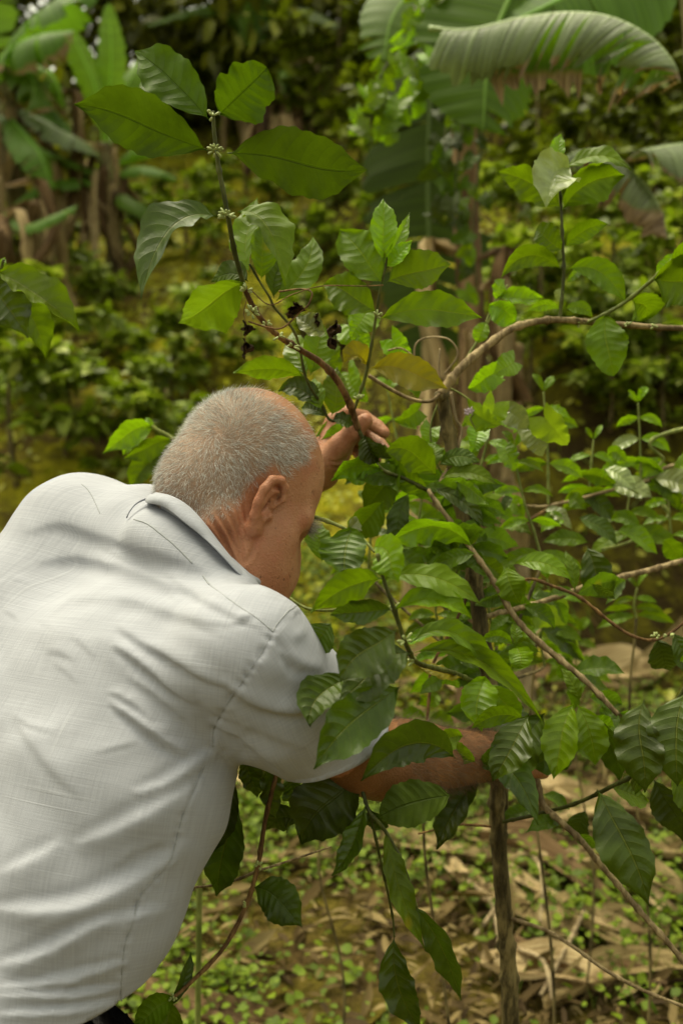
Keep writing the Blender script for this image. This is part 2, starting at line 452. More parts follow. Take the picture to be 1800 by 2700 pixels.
def polydist(xy, line):
    """distance of points (n x 2) to a polyline, position 0..1 along it, signed side"""
    best = np.full(len(xy), 1e9); tt = np.zeros(len(xy)); sg = np.zeros(len(xy))
    line = np.asarray(line, float); L = np.concatenate([[0], np.cumsum(np.linalg.norm(np.diff(line, axis=0), axis=1))])
    for i in range(len(line) - 1):
        a, b = line[i], line[i + 1]; ab = b - a; q = xy - a
        t = np.clip(q @ ab / (ab @ ab), 0, 1); r = q - t[:, None] * ab; d = np.linalg.norm(r, axis=1)
        m = d < best; best[m] = d[m]; tt[m] = (L[i] + t[m] * (L[i + 1] - L[i])) / L[-1]; sg[m] = np.sign(ab[0] * q[m, 1] - ab[1] * q[m, 0])
    return best, tt, sg

# ================================================================== the person: skeleton
HC = at(584, 1086, 1.25)                                   # middle of the skull
yaw, pit = R(28), R(43)
hor = np.array([math.cos(yaw), math.sin(yaw), 0.0])
HF = nrm(hor * math.cos(pit) + np.array([0, 0, -1.0]) * math.sin(pit))     # face direction
HU = nrm(hor * math.sin(pit) + np.array([0, 0, 1.0]) * math.cos(pit))      # crown direction
HR = np.cross(HF, HU)                                                       # to his right ear
roll = R(-4); HU, HR = HU * math.cos(roll) + HR * math.sin(roll), HR * math.cos(roll) - HU * math.sin(roll)
HM = np.stack([HF, HR, HU])
def hd(f, r, u): return HC + HF * f + HR * r + HU * u
SR, SL = at(566, 1500, 1.035), at(190, 1240, 1.32)
NB = at(522, 1278, 1.225)
NS_ = at(408, 1300, 1.24)
PV = at(-50, 2440, 1.12)
EL, WRI = at(850, 1750, 1.165), at(1135, 1736, 1.345)
ELL, WRL = at(480, 1250, 1.62), at(738, 1084, 1.475)
SW = nrm(SR - SL)                                          # along the shoulders
SP = nrm(NS_ - PV)
BK = nrm(np.cross(SP, SW)); BK = BK if BK @ FW < 0 else -BK   # out of the back

person = empty("person", at(80, 2440, 1.12) * np.array([1, 1, 0]), "older man in a pale linen shirt bending forward to reach into the coffee tree", "person")

def build_body():
    f = Field(np.minimum.reduce([SR, SL, WRI, WRL, HC]) - 0.16, np.maximum.reduce([SR, SL, WRI, WRL, HC]) + 0.19, 0.0026)
    E = f.ell
    # --- head
    E(hd(-0.003, 0, 0.004), (0.094, 0.076, 0.088), HM, 0.02)
    E(hd(-0.030, 0, 0.012), (0.067, 0.0735, 0.076), HM, 0.03)
    E(hd(0.034, 0, -0.046), (0.055, 0.059, 0.074), HM, 0.03)
    E(hd(-0.030, 0, -0.055), (0.058, 0.058, 0.06), HM, 0.03)
    E(hd(0.048, 0, -0.104), (0.032, 0.032, 0.022), HM, 0.03)
    for s in (-1, 1):
        f.cone(hd(-0.004, s * 0.054, -0.083), hd(0.050, s * 0.020, -0.110), 0.014, 0.014, 0.028)   # jaw
        E(hd(0.056, s * 0.048, -0.052), (0.022, 0.020, 0.020), HM, 0.03)                            # cheekbone
        E(hd(0.052, s * 0.044, -0.082), (0.026, 0.022, 0.030), HM, 0.03)                            # cheek
        f.cone(hd(0.089, s * 0.012, -0.012), hd(0.070, s * 0.050, -0.014), 0.011, 0.009, 0.02)      # brow
        E(hd(0.083, s * 0.032, -0.036), (0.016, 0.017, 0.011), HM, 0.012, sub=True)                 # socket
        E(hd(0.072, s * 0.032, -0.036), (0.0125,) * 3, HM, 0.004)                                   # eyeball
        f.cone(hd(0.083, s * 0.022, -0.030), hd(0.076, s * 0.046, -0.032), 0.004, 0.0035, 0.006)    # lid
        E(hd(0.100, s * 0.011, -0.068), (0.010, 0.008, 0.008), HM, 0.008)                           # nostril wing
    f.chain([hd(0.092, 0, -0.022), hd(0.106, 0, -0.046), hd(0.116, 0, -0.064)], [0.008, 0.009, 0.011], 0.014)
    f.cone(hd(0.090, -0.016, -0.092), hd(0.090, 0.016, -0.092), 0.006, 0.006, 0.008)
    f.cone(hd(0.088, -0.014, -0.103), hd(0.088, 0.014, -0.103), 0.006, 0.006, 0.008)
    f.cone(hd(0.098, -0.02, -0.0975), hd(0.098, 0.02, -0.0975), 0.0022, 0.0022, 0.003, sub=True)
    # --- ears
    for s in (-1, 1):
        eo = HR * s; tilt = R(-8)
        eu = HU * math.cos(tilt) - HF * math.sin(tilt) * -1; eu = nrm(eu - eo * (eu @ eo) * 1.0); ef = nrm(HF - eu * (HF @ eu))
        ec = hd(0.012, s * 0.076, -0.045)
        def e(a, b, c): return ec + ef * a * 0.92 + eu * b * 0.92 + eo * c * 0.92
        f.chain([e(0.010, 0.004, 0.0), e(0.014, 0.018, 0.005), e(0.006, 0.031, 0.010), e(-0.006, 0.034, 0.014), e(-0.018, 0.026, 0.019), e(-0.022, 0.010, 0.021), e(-0.019, -0.008, 0.018), e(-0.011, -0.024, 0.012), e(-0.003, -0.034, 0.007)],
                [0.0028, 0.0036, 0.0044, 0.0048, 0.0048, 0.0046, 0.0046, 0.0048, 0.0058], 0.004)
        E(e(0.001, -0.032, 0.005), (0.0075, 0.0045, 0.010), np.stack([ef, eo, eu]), 0.006)           # lobe
        pl = nrm(eo * 0.8 + ef * 0.55)
        E(e(-0.009, 0.004, 0.009), (0.0026, 0.020, 0.028), np.stack([pl, np.cross(eu, pl), eu]), 0.005)
        f.chain([e(0.000, 0.020, 0.010), e(-0.010, 0.014, 0.0155), e(-0.012, -0.004, 0.015), e(-0.006, -0.018, 0.010), e(0.004, -0.020, 0.007)], [0.003, 0.0036, 0.0036, 0.0036, 0.0036], 0.004)
        f.cone(e(0.011, -0.010, 0.001), e(0.007, -0.012, 0.006), 0.005, 0.004, 0.004)                # tragus
        E(e(-0.001, -0.006, 0.010), (0.0075, 0.008, 0.011), np.stack([ef, eo, eu]), 0.004, sub=True)  # concha
    # --- neck, shoulders, chest
    f.cone(hd(-0.035, 0, -0.060), NB - (HU*0.0), 0.054, 0.062, 0.03)
    f.cone(hd(0.012, 0, -0.105), NB + BK * -0.04, 0.042, 0.050, 0.03)
    nr = [0.0055] * 3
    for s in (1, -1):                                                                               # neck tendon
        f.chain([hd(-0.012, s * 0.055, -0.085), hd(-0.03, s * 0.052, -0.15)], [0.012, 0.012], 0.02)
    f.chain([SL, NS_ - SP * 0.07 - BK*0.03, SR], [0.044, 0.060, 0.046], 0.05)
    f.cone(NB - SP * 0.02 - BK * 0.02, NS_ - SP * 0.20 - BK * 0.05, 0.060, 0.11, 0.05)
    # --- right arm
    f.limb([SR, SR * 0.5 + EL * 0.5, EL, EL * 0.72 + WRI * 0.28, EL * 0.35 + WRI * 0.65, WRI], [0.046, 0.040, 0.034, 0.034, 0.030, 0.025], 0.02, 22)
    d1 = nrm(WRI - EL); up = UP - d1 * (UP @ d1)
    E(EL * 0.8 + WRI * 0.2 + UP * 0.008, (0.08, 0.029, 0.035), np.stack([d1, np.cross(d1, nrm(up)), nrm(up)]), 0.03)
    # right hand round the trunk
    pc = at(1175, 1736, 1.375)
    f.cone(WRI, pc, 0.026, 0.026, 0.02)
    for k, (dy, dz) in enumerate([(-28, 0), (-9, .004), (10, .004), (28, 0)]):
        a = at(1192, 1738 + dy, 1.392 + dz); b = at(1234, 1742 + dy, 1.402); c = at(1246, 1746 + dy, 1.432); e_ = at(1220, 1750 + dy, 1.448)
        f.cone(pc, a, 0.017, 0.0112, 0.012); f.chain([a, b, c, e_], [0.0106, 0.0098, 0.0090, 0.0078], 0.003)
    f.chain([at(1155, 1723, 1.355), at(1180, 1698, 1.365), at(1202, 1692, 1.39), at(1220, 1696, 1.41)], [0.0135, 0.012, 0.011, 0.009], 0.006)
    # --- left arm and hand (holds the tall stem)
    f.chain([SL, SL * 0.5 + ELL * 0.5, ELL], [0.046, 0.046, 0.042], 0.03)
    f.chain([ELL, ELL * 0.6 + WRL * 0.4, WRL], [0.040, 0.034, 0.0225], 0.02)
    H = lambda pts, r, k=0.003: f.chain([at(*p) for p in pts], r, k)
    f.chain([WRL, at(762, 1030, 1.475), at(778, 985, 1.475)], [0.0225, 0.0255, 0.024], 0.02)
    f.cone(at(750, 1050, 1.50), at(785, 1012, 1.525), 0.024, 0.019, 0.02)
    f.cone(at(757, 1055, 1.45), at(783, 1022, 1.432), 0.020, 0.0165, 0.016)                          # ball of the thumb
    H([(783, 1022, 1.432), (812, 990, 1.418), (838, 966, 1.412)], [0.0160, 0.0134, 0.0110], 0.006)
    H([(768, 968, 1.468), (795, 951, 1.462), (835, 960, 1.478), (866, 980, 1.470), (882, 994, 1.462)], [0.0145, 0.0126, 0.0114, 0.0102, 0.0086])
    H([(772, 985, 1.492), (808, 968, 1.495), (846, 998, 1.508), (872, 1022, 1.490), (887, 1036, 1.476)], [0.0140, 0.0122, 0.0112, 0.0102, 0.0086])
    H([(778, 1000, 1.512), (806, 990, 1.522), (838, 1020, 1.535), (856, 1042, 1.520), (864, 1056, 1.505)], [0.0132, 0.0114, 0.0105, 0.0096, 0.0080])
    H([(776, 1020, 1.530), (800, 1016, 1.545), (822, 1040, 1.552), (834, 1058, 1.540)], [0.0115, 0.0095, 0.0086, 0.0070])
    V, F = f.mesh(5)
    N = vnormals(V, F)
    px, py, dd = proj(V.T[0:3].T) if False else (None, None, None)
    q = V - CAM; dep = q @ FW
    XY = np.stack([(q @ RX) / dep * FPX / K + 900 / K, -(q @ UP) / dep * FPX / K + 1350 / K], 1)
    front = (N * nrm(CAM - V)).sum(1) > 0.0
    # skin creases: neck, cheek, wrist, knuckles
    disp = np.zeros(len(V))
    creases = [([(484, 1190), (512, 1232), (532, 1275), (541, 1300)], 5, .0042), ([(503, 1180), (530, 1225), (547, 1268), (556, 1300)], 5, .0046), ([(523, 1165), (543, 1210), (553, 1250), (560, 1290)], 5, .0042),
               ([(545, 1180), (556, 1215), (563, 1245)], 4, .0024), ([(588, 1235), (582, 1262), (566, 1292)], 5, .0022), ([(470, 1205), (505, 1250), (525, 1285)], 4, .0016), ([(560, 1160), (570, 1200)], 4, .0018),
               ([(752, 1060), (775, 1062), (795, 1052)], 3, .0016), ([(755, 1070), (778, 1073), (800, 1064)], 3, .0014), ([(790, 1005), (800, 1018)], 2.5, .001), ([(836, 950), (832, 972)], 2.5, .0008), ([(866, 968), (858, 990)], 2.5, .0008)]
    for ln, w_, a_ in creases:
        d_, t_, _ = polydist(XY, ln)
        m = front & (d_ < 4 * w_)
        disp[m] -= (a_ * (np.exp(-(d_ / w_)**2) - 0.45 * np.exp(-((d_ - 2.0 * w_) / w_)**2)) * np.sin(np.pi * np.clip(t_, 0.03, 0.97))**0.5)[m]
    V = V + N * disp[:, None]
    # masks in head space
    h = (V - HC) @ HM.T; hf, hr, hu = h.T
    rad = np.linalg.norm(h / np.array([0.098, 0.079, 0.09]), axis=1)
    near = (np.abs(hr) < 0.082) & (rad < 1.9)
    # hair line: forehead, temple with sideburn, round the ear, nape
    ear = (hf > -0.020) & (hf < 0.030) & (hu < -0.003) & (np.abs(hr) > 0.06)
    front_edge = 0.006 + 0.10 * np.clip(hu - 0.02, -0.2, 0.045) - 0.004 * np.sin(hu * 160)
    side = np.where(np.abs(hr) > 0.045, 0.012, 0.016)
    fr = np.clip((np.minimum(front_edge + 0.012, side + 0.02) - hf) / 0.012, 0, 1)
    low = np.where(hf > 0.0, -0.030, -0.055 - 0.095 * np.clip((-hf - 0.000) / 0.045, 0, 1))
    lo = np.clip((hu - low) / 0.040, 0, 1)
    dens = fr * lo * near
    dens[ear & (hf > -0.018)] *= 0.0
    bald = np.exp(-(((hf + 0.026) / 0.040)**2 + ((hr + 0.012) / 0.044)**2 + ((hu - 0.082) / 0.03)**2))
    dens *= 1 - 0.93 * np.clip(bald * 2.2, 0, 1)
    dens *= 1 - 0.80 * np.clip((hu - 0.046) / 0.022, 0, 1)
    dens = blur_vals(dens, F, 4)
    red = np.exp(-(((h - np.array([0.0, 0.085, -0.045])) / np.array([0.03, 0.02, 0.04]))**2).sum(1)) * 0.6 + 0.5 * np.clip((-0.06 - hu) / 0.05, 0, 1) * near
    fk = np.clip((hf - 0.02) / 0.03, 0, 1) * near * (rad > 0.8)
    arm = np.clip(1 - np.minimum(np.linalg.norm(V - EL * 0.5 - WRI * 0.5, axis=1), 0.25) / 0.2, 0, 1) 
    return V, F, N, dict(scalp=dens, red=red, freckle=fk, forearm=(arm > 0.05) * 1.0, hf=hf, hr=hr, hu=hu), XY

def skin_mat():
    m = NT("skin"); tc = m.n('TexCoord').outputs['Object']
    n1 = m.noise(tc, 18, 4); n2 = m.noise(tc, 260, 3, 0.7); n3 = m.noise(tc, 150, 2); n4 = m.noise(tc, 330, 2)
    col = m.mix(m.ramp(n1, 0.3, 0.7), (0.33, 0.142, 0.070), (0.43, 0.215, 0.115))
    col = m.mix(m.math('MULTIPLY', m.ramp(m.noise(tc, 42, 4, 0.6), 0.48, 0.68), 0.5), col, (0.36, 0.12, 0.065))
    col = m.mix(m.math('MULTIPLY', m.attr('red'), 0.7), col, (0.34, 0.105, 0.055))
    col = m.mix(m.math('MULTIPLY', m.ramp(n2, 0.45, 0.72), 0.35), col, (0.27, 0.105, 0.05))
    fk = m.math('MULTIPLY', m.math('MAXIMUM', m.ramp(n3, 0.64, 0.72), m.math('MULTIPLY', m.ramp(n4, 0.66, 0.74), 0.7)), m.math('ADD', m.math('MULTIPLY', m.attr('freckle'), 0.75), 0.12))
    col = m.mix(fk, col, (0.13, 0.05, 0.022))
    col = m.mix(m.math('MULTIPLY', m.attr('forearm'), 0.8), col, m.mix(m.ramp(n1, 0.35, 0.65), (0.115, 0.045, 0.012), (0.185, 0.075, 0.022)))  # forearm darkened: shade of the leaves above painted into the skin
    col = m.mix(m.math('MULTIPLY', m.attr('scalp'), 0.65), col, (0.235, 0.185, 0.135))
    vo = m.n('TexVoronoi'); m.set(vo.inputs['Vector'], tc); m.set(vo.inputs['Scale'], 420.0)
    h = m.math('ADD', m.math('MULTIPLY', n2, 1.0), m.math('MULTIPLY', vo.outputs['Distance'], 0.5))
    return m.done(m.pbsdf(col, 0.52, m.bump(h, 0.6, 0.0016), 0.4, sss=0.12))

V_, F_, N_, AT_, XY_ = build_body()
body_org = ORG[person.name]
body = mesh_obj("body", V_, F_, skin_mat(), person, attrs={k: AT_[k] for k in ('scalp', 'red', 'freckle', 'forearm')})

# ------------------------------------------------------------------ hair
def hair_mat(name, a, b, rough=0.45):
    m = NT(name); hi = m.n('HairInfo')
    col = m.mix(m.math('POWER', hi.outputs['Random'], 1.25), a, b)
    return m.done(m.pbsdf(col, rough, None, 0.4))
def strands(name, roots, dirs, nors, length, radius, mat, lie=0.5, seed=3, npt=4, parent=None):
    r_ = np.random.default_rng(seed); n = len(roots)
    hc = bpy.data.hair_curves.new(name); hc.add_curves([npt] * n)
    L = length * r_.uniform(0.6, 1.25, n)
    j = r_.normal(size=(n, 3)) * 0.30
    lie = np.broadcast_to(np.asarray(lie), (n,))[:, None]
    d0 = nrm(nors * (1 - lie) * 1.1 + dirs * lie + j); d1 = nrm(dirs * 1.0 + nors * (0.9 * (1 - lie)) + j * 1.3)
    P = np.empty((n, npt, 3)); P[:, 0] = roots - nors * 0.0005
    for k in range(1, npt):
        t = k / (npt - 1); P[:, k] = P[:, k - 1] + nrm(d0 * (1 - t) + d1 * t) * (L / (npt - 1))[:, None]
    org = ORG[parent.name]
    hc.attributes['position'].data.foreach_set('vector', (P - org).astype(np.float32).ravel())
    ra = hc.attributes.get('radius') or hc.attributes.new('radius', 'FLOAT', 'POINT')
    ra.data.foreach_set('value', (np.tile(np.linspace(1, 0.35, npt), n) * np.repeat(radius * r_.uniform(0.7, 1.3, n), npt)).astype(np.float32))
    hc.materials.append(mat)
    return link(bpy.data.objects.new(name, hc), parent, org)
def sample_faces(V, F, N, wt, n, seed):
    r_ = np.random.default_rng(seed)
    a = np.linalg.norm(np.cross(V[F[:, 2]] - V[F[:, 0]], V[F[:, 3]] - V[F[:, 1]]), axis=1) * wt[F].mean(1)
    fi = r_.choice(len(F), n, p=a / a.sum()); s, t = r_.random((2, n))[..., None]
    f = F[fi]; P = (V[f[:, 0]] * (1 - s) + V[f[:, 1]] * s) * (1 - t) + (V[f[:, 3]] * (1 - s) + V[f[:, 2]] * s) * t
    return P, N[f[:, 0]]
def build_hair():
    w = AT_['scalp'].copy(); w[AT_['scalp'] < 0.04] = 0
    P, N = sample_faces(V_, F_, N_, w**1.2, 20000, 11)
    h = (P - HC) @ HM.T
    whorl = np.array([-0.072, 0.040, -0.012])
    away = h - whorl; away[:, 2] -= 0.02 * 0
    D = away @ HM
    down = np.tile(-HU, (len(P), 1)); fwd = np.tile(HF, (len(P), 1))
    side = np.clip(np.abs(h[:, 1]) / 0.07, 0, 1)[:, None]
    tw = np.cross(N, nrm(D)); near_w = np.exp(-(np.linalg.norm(h - whorl, axis=1) / 0.055)**2)[:, None]
    D = nrm(D) * (1 - 0.35 * near_w) + tw * 0.75 * near_w
    D = nrm(D) * 0.9 + down * 0.35 * side + fwd * 0.30 * (h[:, 2:3] > 0.02)
    ang = np.arctan2(h[:, 1], h[:, 0]); sw = np.sin(h[:, 0] * 130 + 1.5) * np.sin(h[:, 2] * 110) * 0.35
    T = nrm(np.cross(N, D)); D = nrm(D - N * (D * N).sum(1, keepdims=True)) + T * sw[:, None]
    nape = np.clip((-0.02 - h[:, 2]) / 0.05, 0, 1)
    return strands("hair", P, nrm(D), N, 0.0098 * (1 - 0.25 * nape), 0.00013, hair_mat("grey_hair", (0.19, 0.185, 0.172), (0.86, 0.86, 0.84)), np.clip(0.70 + 0.20 * np.sin(h[:, 0] * 90) * np.sin(h[:, 2] * 70 + 1), 0.4, 0.9), parent=person)
build_hair()
wa = AT_['forearm'] * (np.linalg.norm(V_ - EL * 0.45 - WRI * 0.55, axis=1) < 0.13)
Pa, Na = sample_faces(V_, F_, N_, wa, 8000, 5)
strands("arm_hair", Pa, np.tile(nrm(WRI - EL) * 0.8 - UP * 0.4, (len(Pa), 1)), Na, 0.016, 0.00010, hair_mat("arm_hair_brown", (0.05, 0.03, 0.015), (0.18, 0.11, 0.06)), 0.55, seed=8, parent=person)
hb = np.stack([AT_['hf'], AT_['hr'], AT_['hu']], 1)
for s in (-1, 1):
    we = np.exp(-(((hb - np.array([0.090, s * 0.032, -0.010])) / np.array([0.02, 0.018, 0.006]))**2).sum(1)); we[we < 0.15] = 0
    Pe, Ne = sample_faces(V_, F_, N_, we, 260, 21 + s)
    strands("eyebrow", Pe, np.tile(HR * s * 0.8 + HF * 0.3 + HU * 0.3, (len(Pe), 1)), Ne, 0.013, 0.00012, hair_mat("brow_hair", (0.08, 0.07, 0.05), (0.55, 0.52, 0.45)), 0.4, seed=30 + s, parent=person)
# ================================================================== shirt, trousers, belt
def fabric_mat(name, base, warm):
    m = NT(name); c = m.attr('cloth', True)
    thr = m.noise(m.mapping(c, (14, 900, 1)), 1.0, 2.0, 0.6); thr2 = m.noise(m.mapping(c, (900, 14, 1)), 1.0, 2.0, 0.6)
    sl1 = m.noise(m.mapping(c, (3.5, 190, 1), loc=(3, 1, 0)), 1.0, 2.0, 0.5); sl2 = m.noise(m.mapping(c, (190, 3.5, 1), loc=(1, 7, 0)), 1.0, 2.0, 0.5)
    fine = m.noise(c, 1500, 2)
    weave = m.math('ADD', m.math('MULTIPLY', thr, 0.5), m.math('MULTIPLY', thr2, 0.5))
    col = m.mix(m.ramp(weave, 0.36, 0.64), tuple(x * 0.85 for x in base), base)
    slub = m.math('MAXIMUM', m.ramp(sl1, 0.62, 0.76), m.ramp(sl2, 0.62, 0.76))
    col = m.mix(m.math('MULTIPLY', slub, 0.16), col, warm)
    col = m.mix(m.math('MULTIPLY', m.ramp(m.math('MINIMUM', sl1, sl2), 0.40, 0.28), 0.16), col, tuple(x * 0.75 for x in base))
    h = m.math('ADD', m.math('MULTIPLY', weave, 0.7), m.math('ADD', m.math('MULTIPLY', fine, 0.25), m.math('MULTIPLY', slub, 0.25)))
    p = m.n('BsdfPrincipled'); m.set(p.inputs['Base Color'], col); p.inputs['Roughness'].default_value = 0.9; p.inputs['Specular IOR Level'].default_value = 0.12
    p.inputs['Sheen Weight'].default_value = 0.08; m.set(p.inputs['Normal'], m.bump(h, 0.5, 0.0016))
    return m.done(p.outputs[0])
SHIRT = fabric_mat("linen_shirt", (0.362, 0.372, 0.428), (0.425, 0.432, 0.475))
SEAM = fabric_mat("linen_seam", (0.31, 0.32, 0.34), (0.35, 0.36, 0.37))

SLV = [SR, at(655, 1605, 1.075), at(835, 1782, 1.165)]
def cloth_uv(V, XY=None):
    """thread directions: round the trunk and along it; round the arm and along it on the sleeve"""
    c0 = at(60, 2200, 1.115); q = V - c0; z = q @ SP; ctr = (NS_ - c0); ctr = ctr - SP * (ctr @ SP)
    q2 = q - BK * -0.0
    x, y = q2 @ SW, q2 @ BK + 0.06
    a, b = np.arctan2(x, np.maximum(y, -0.2) + 0.10) * 0.22, z
    ad = nrm(SLV[2] - SR); p = V - SR; t = p @ ad; r = p - t[:, None] * ad
    e1 = nrm(BK - ad * (BK @ ad)); e2 = np.cross(ad, e1)
    sa_, sb_ = t, np.arctan2(r @ e2, r @ e1) * 0.07
    dep = (V - CAM) @ FW; vx = ((V - CAM) @ RX) / dep * FPX / K + 900 / K; vy = -((V - CAM) @ UP) / dep * FPX / K + 1350 / K
    ah = np.array([(720, 1380), (626, 1452), (608, 1490), (560, 1560), (520, 1620), (492, 1670), (488, 1716), (560, 1790)], float)
    edge = np.interp(vy, ah[:, 1], ah[:, 0], left=1e4)
    slv = (vx > edge) & (vy < 1850) & (t > -0.03)
    a, b = np.where(slv, sa_, a), np.where(slv, sb_ + 3.0, b)
    ca, sn = math.cos(R(14)), math.sin(R(14))
    return np.stack([a * ca + b * sn, b * ca - a * sn, np.zeros(len(V))], 1)

STA = [(-62, 2540, 1.10, .200, .135), (-34, 2380, 1.105, .188, .130), (0, 2200, 1.115, .182, .125), (120, 1960, 1.135, .186, .128),
       (225, 1760, 1.150, .182, .128), (300, 1560, 1.175, .172, .116), (355, 1440, 1.205, .125, .090)]
def build_shirt():
    lo = np.minimum.reduce([SR, SL, at(-150, 2600, 1.1), at(-110, 2540, 1.0)]) - 0.22
    hi = np.maximum.reduce([SR, SL, EL, ELL * 0.6 + SL * 0.4, NB, at(400, 2000, 1.2)]) + 0.12
    f = Field(lo, hi, 0.0034)
    f.loft([at(s[0], s[1], s[2]) for s in STA], [s[3] for s in STA], [s[4] for s in STA], SW, 0.03)
    f.chain([SL, at(330, 1245, 1.27)], [0.065, 0.068], 0.06)
    f.chain([SL + at(170, 1225, 1.32) - at(190, 1240, 1.32), at(70, 1420, 1.28), at(70, 1640, 1.2)], [0.068, 0.085, 0.10], 0.06)
    f.chain([SR, at(455, 1450, 1.15)], [0.062, 0.066], 0.05)
    f.chain([at(330, 1238, 1.27), at(420, 1310, 1.22), at(490, 1428, 1.15)], [0.058, 0.060, 0.056], 0.04)
    # right sleeve
    f.chain([SR, SLV[1], at(790, 1735, 1.145), SLV[2]], [0.062, 0.066, 0.060, 0.060], 0.035)
    nd = nrm(hd(-0.03, 0, -0.04) - NB)
    f.cone(NB - nd * 0.035, NB + nd * 0.16, 0.067, 0.082, 0.012, sub=True)
    f.chain([at(345, 1222, 1.20), at(352, 1228, 1.165), at(380, 1240, 1.150), at(410, 1266, 1.142), at(440, 1298, 1.138), at(470, 1332, 1.138), at(500, 1358, 1.140)], [0.020] * 7, 0.03)
    # left sleeve
    f.chain([SL, SL * 0.55 + ELL * 0.45, SL * 0.2 + ELL * 0.8], [0.068, 0.072, 0.076], 0.04)
    V, F = f.mesh(6)
    N = vnormals(V, F)
    q = V - CAM; dep = q @ FW
    XY = np.stack([(q @ RX) / dep * FPX / K + 900 / K, -(q @ UP) / dep * FPX / K + 1350 / K], 1)
    facing = (N * nrm(CAM - V)).sum(1)
    fr = np.clip((facing + 0.15) / 0.3, 0, 1)
    D = np.zeros(len(V))
    # line, half width (sketch units), height (mm), asymmetry: >0 steep on the lower-left side
    folds = [([(258, 1478), (300, 1503), (338, 1529), (400, 1578), (452, 1620)], 13, 8.5, 1), ([(270, 1436), (338, 1482), (400, 1507), (467, 1552), (524, 1578)], 13, 7, 1),
             ([(250, 1608), (311, 1652), (378, 1703), (446, 1740)], 12, 9, 1), ([(249, 1585), (311, 1616), (358, 1660)], 9, 4.5, 1),
             ([(290, 1550), (350, 1585), (420, 1640), (470, 1690)], 13, 4, 1),
             ([(50, 1222), (133, 1200), (222, 1223), (356, 1263), (450, 1296), (520, 1340)], 20, 6, 1), ([(80, 1290), (178, 1278), (311, 1312), (400, 1347), (495, 1368)], 19, 6.5, 1),
             ([(150, 1372), (270, 1372), (380, 1400), (480, 1425), (545, 1430)], 18, 4.5, 1),
             ([(505, 1560), (530, 1578), (578, 1607), (644, 1629), (710, 1630), (760, 1618)], 14, 8, 1), ([(486, 1662), (555, 1690), (622, 1742), (670, 1790)], 14, 7, -1),
             ([(640, 1490), (690, 1525), (745, 1540)], 13, 4.5, 1), ([(630, 1460), (660, 1510), (672, 1560)], 10, -4, 0), ([(700, 1435), (690, 1455), (668, 1470)], 9, 2, 0),
             ([(533, 1430), (556, 1421), (580, 1410)], 8, 3, 1), ([(455, 1600), (500, 1630), (560, 1655), (640, 1690), (720, 1720)], 18, 4, 1),
             ([(500, 1720), (453, 1748), (378, 1802), (305, 1822)], 15, 6.5, -1), ([(470, 1790), (400, 1838), (267, 1908), (170, 1943)], 20, 6.5, -1),
             ([(440, 1930), (391, 1968), (311, 2022), (178, 2086), (60, 2092), (-20, 2090)], 22, 10, -1), ([(390, 2080), (300, 2110), (220, 2120)], 16, 4, -1),
             ([(270, 2100), (190, 2140), (89, 2196), (-10, 2222)], 17, 9, -1), ([(300, 2200), (200, 2236), (90, 2262), (-10, 2270)], 11, 6, -1), ([(290, 2262), (180, 2284), (-10, 2288)], 9, 6, -1), ([(280, 2300), (150, 2322), (-10, 2330)], 9, 6, -1),
             ([(150, 1930), (90, 1975), (0, 2010)], 18, 4, -1), ([(30, 1640), (120, 1760), (200, 1840)], 16, 2, 1), ([(380, 1310), (440, 1360), (520, 1400), (600, 1440)], 11, 3, 1), ([(420, 1170), (470, 1230), (540, 1300), (640, 1380)], 9, 3.0, 1)]
    fr_ = np.random.default_rng(12)
    for k in range(46):                                     # small sharp creases between the big folds
        cx_, cy_ = fr_.uniform(20, 620), fr_.uniform(1230, 2300)
        if cx_ > 560 - max(0, cy_ - 1720) * .42: continue
        a_ = (0.42 if cy_ < 1700 else -0.45) + fr_.normal() * 0.22; L_ = fr_.uniform(40, 120); b_ = fr_.normal() * 9
        dx, dy = math.cos(a_) * L_ / 2, math.sin(a_) * L_ / 2
        folds.append(([(cx_ - dx, cy_ - dy), (cx_ - dy * .1, cy_ + b_), (cx_ + dx, cy_ + dy)], fr_.uniform(5.5, 8.5), fr_.uniform(0.6, 1.5), 1 if cy_ < 1700 else -1))
    for ln, w, a, asym in folds:
        ln = spline(ln, 24); ln = ln + np.random.default_rng(int(abs(a) * 10 + w)).normal(size=ln.shape) * 0.8
        d, t, sg = polydist(XY, ln); d = d * sg
        ww = w * (0.75 + 0.5 * np.sin(np.pi * t))
        env = np.sin(np.pi * np.clip(t, 0.0, 1))**0.75
        x = d / ww
        if asym > 0: x = np.where(x > 0, x * 1.75, x * 0.62)
        elif asym < 0: x = np.where(x < 0, x * 0.62, x * 1.75)
        s_ = asym if asym else 1
        prof = np.exp(-x * x) - 0.35 * np.exp(-((d / ww * (1 if asym >= 0 else 1) - 1.25) / 0.75)**2) * (asym != 0)
        D += np.where(np.abs(d) < 4.5 * ww, a * 0.00080 * prof * env, 0) * fr
    # puckers along the armhole seam
    ah = spline([(626, 1452), (608, 1490), (560, 1560), (520, 1620), (492, 1670), (488, 1720)], 30)
    d, t, sg = polydist(XY, ah)
    D += fr * np.where(d < 60, 0.0012 * np.sin(t * 62 + 2.0 * np.sin(t * 17)) * np.exp(-(d / 13)**2), 0)
    D -= fr * 0.0016 * np.exp(-(d / 4.0)**2)
    # side seam puckers
    ss = spline([(470, 1760), (425, 1860), (402, 1945), (385, 1985), (325, 2055), (305, 2120), (286, 2180), (280, 2260), (278, 2300)], 40)
    d, t, sg = polydist(XY, ss)
    D += fr * np.where(d < 40, 0.0008 * np.sin(t * 95 + 3 * np.sin(t * 23)) * np.exp(-(d / 10)**2), 0); D -= fr * 0.0016 * np.exp(-(d / 3.5)**2)
    # slack cloth: soft broad undulation everywhere
    uv = cloth_uv(V)
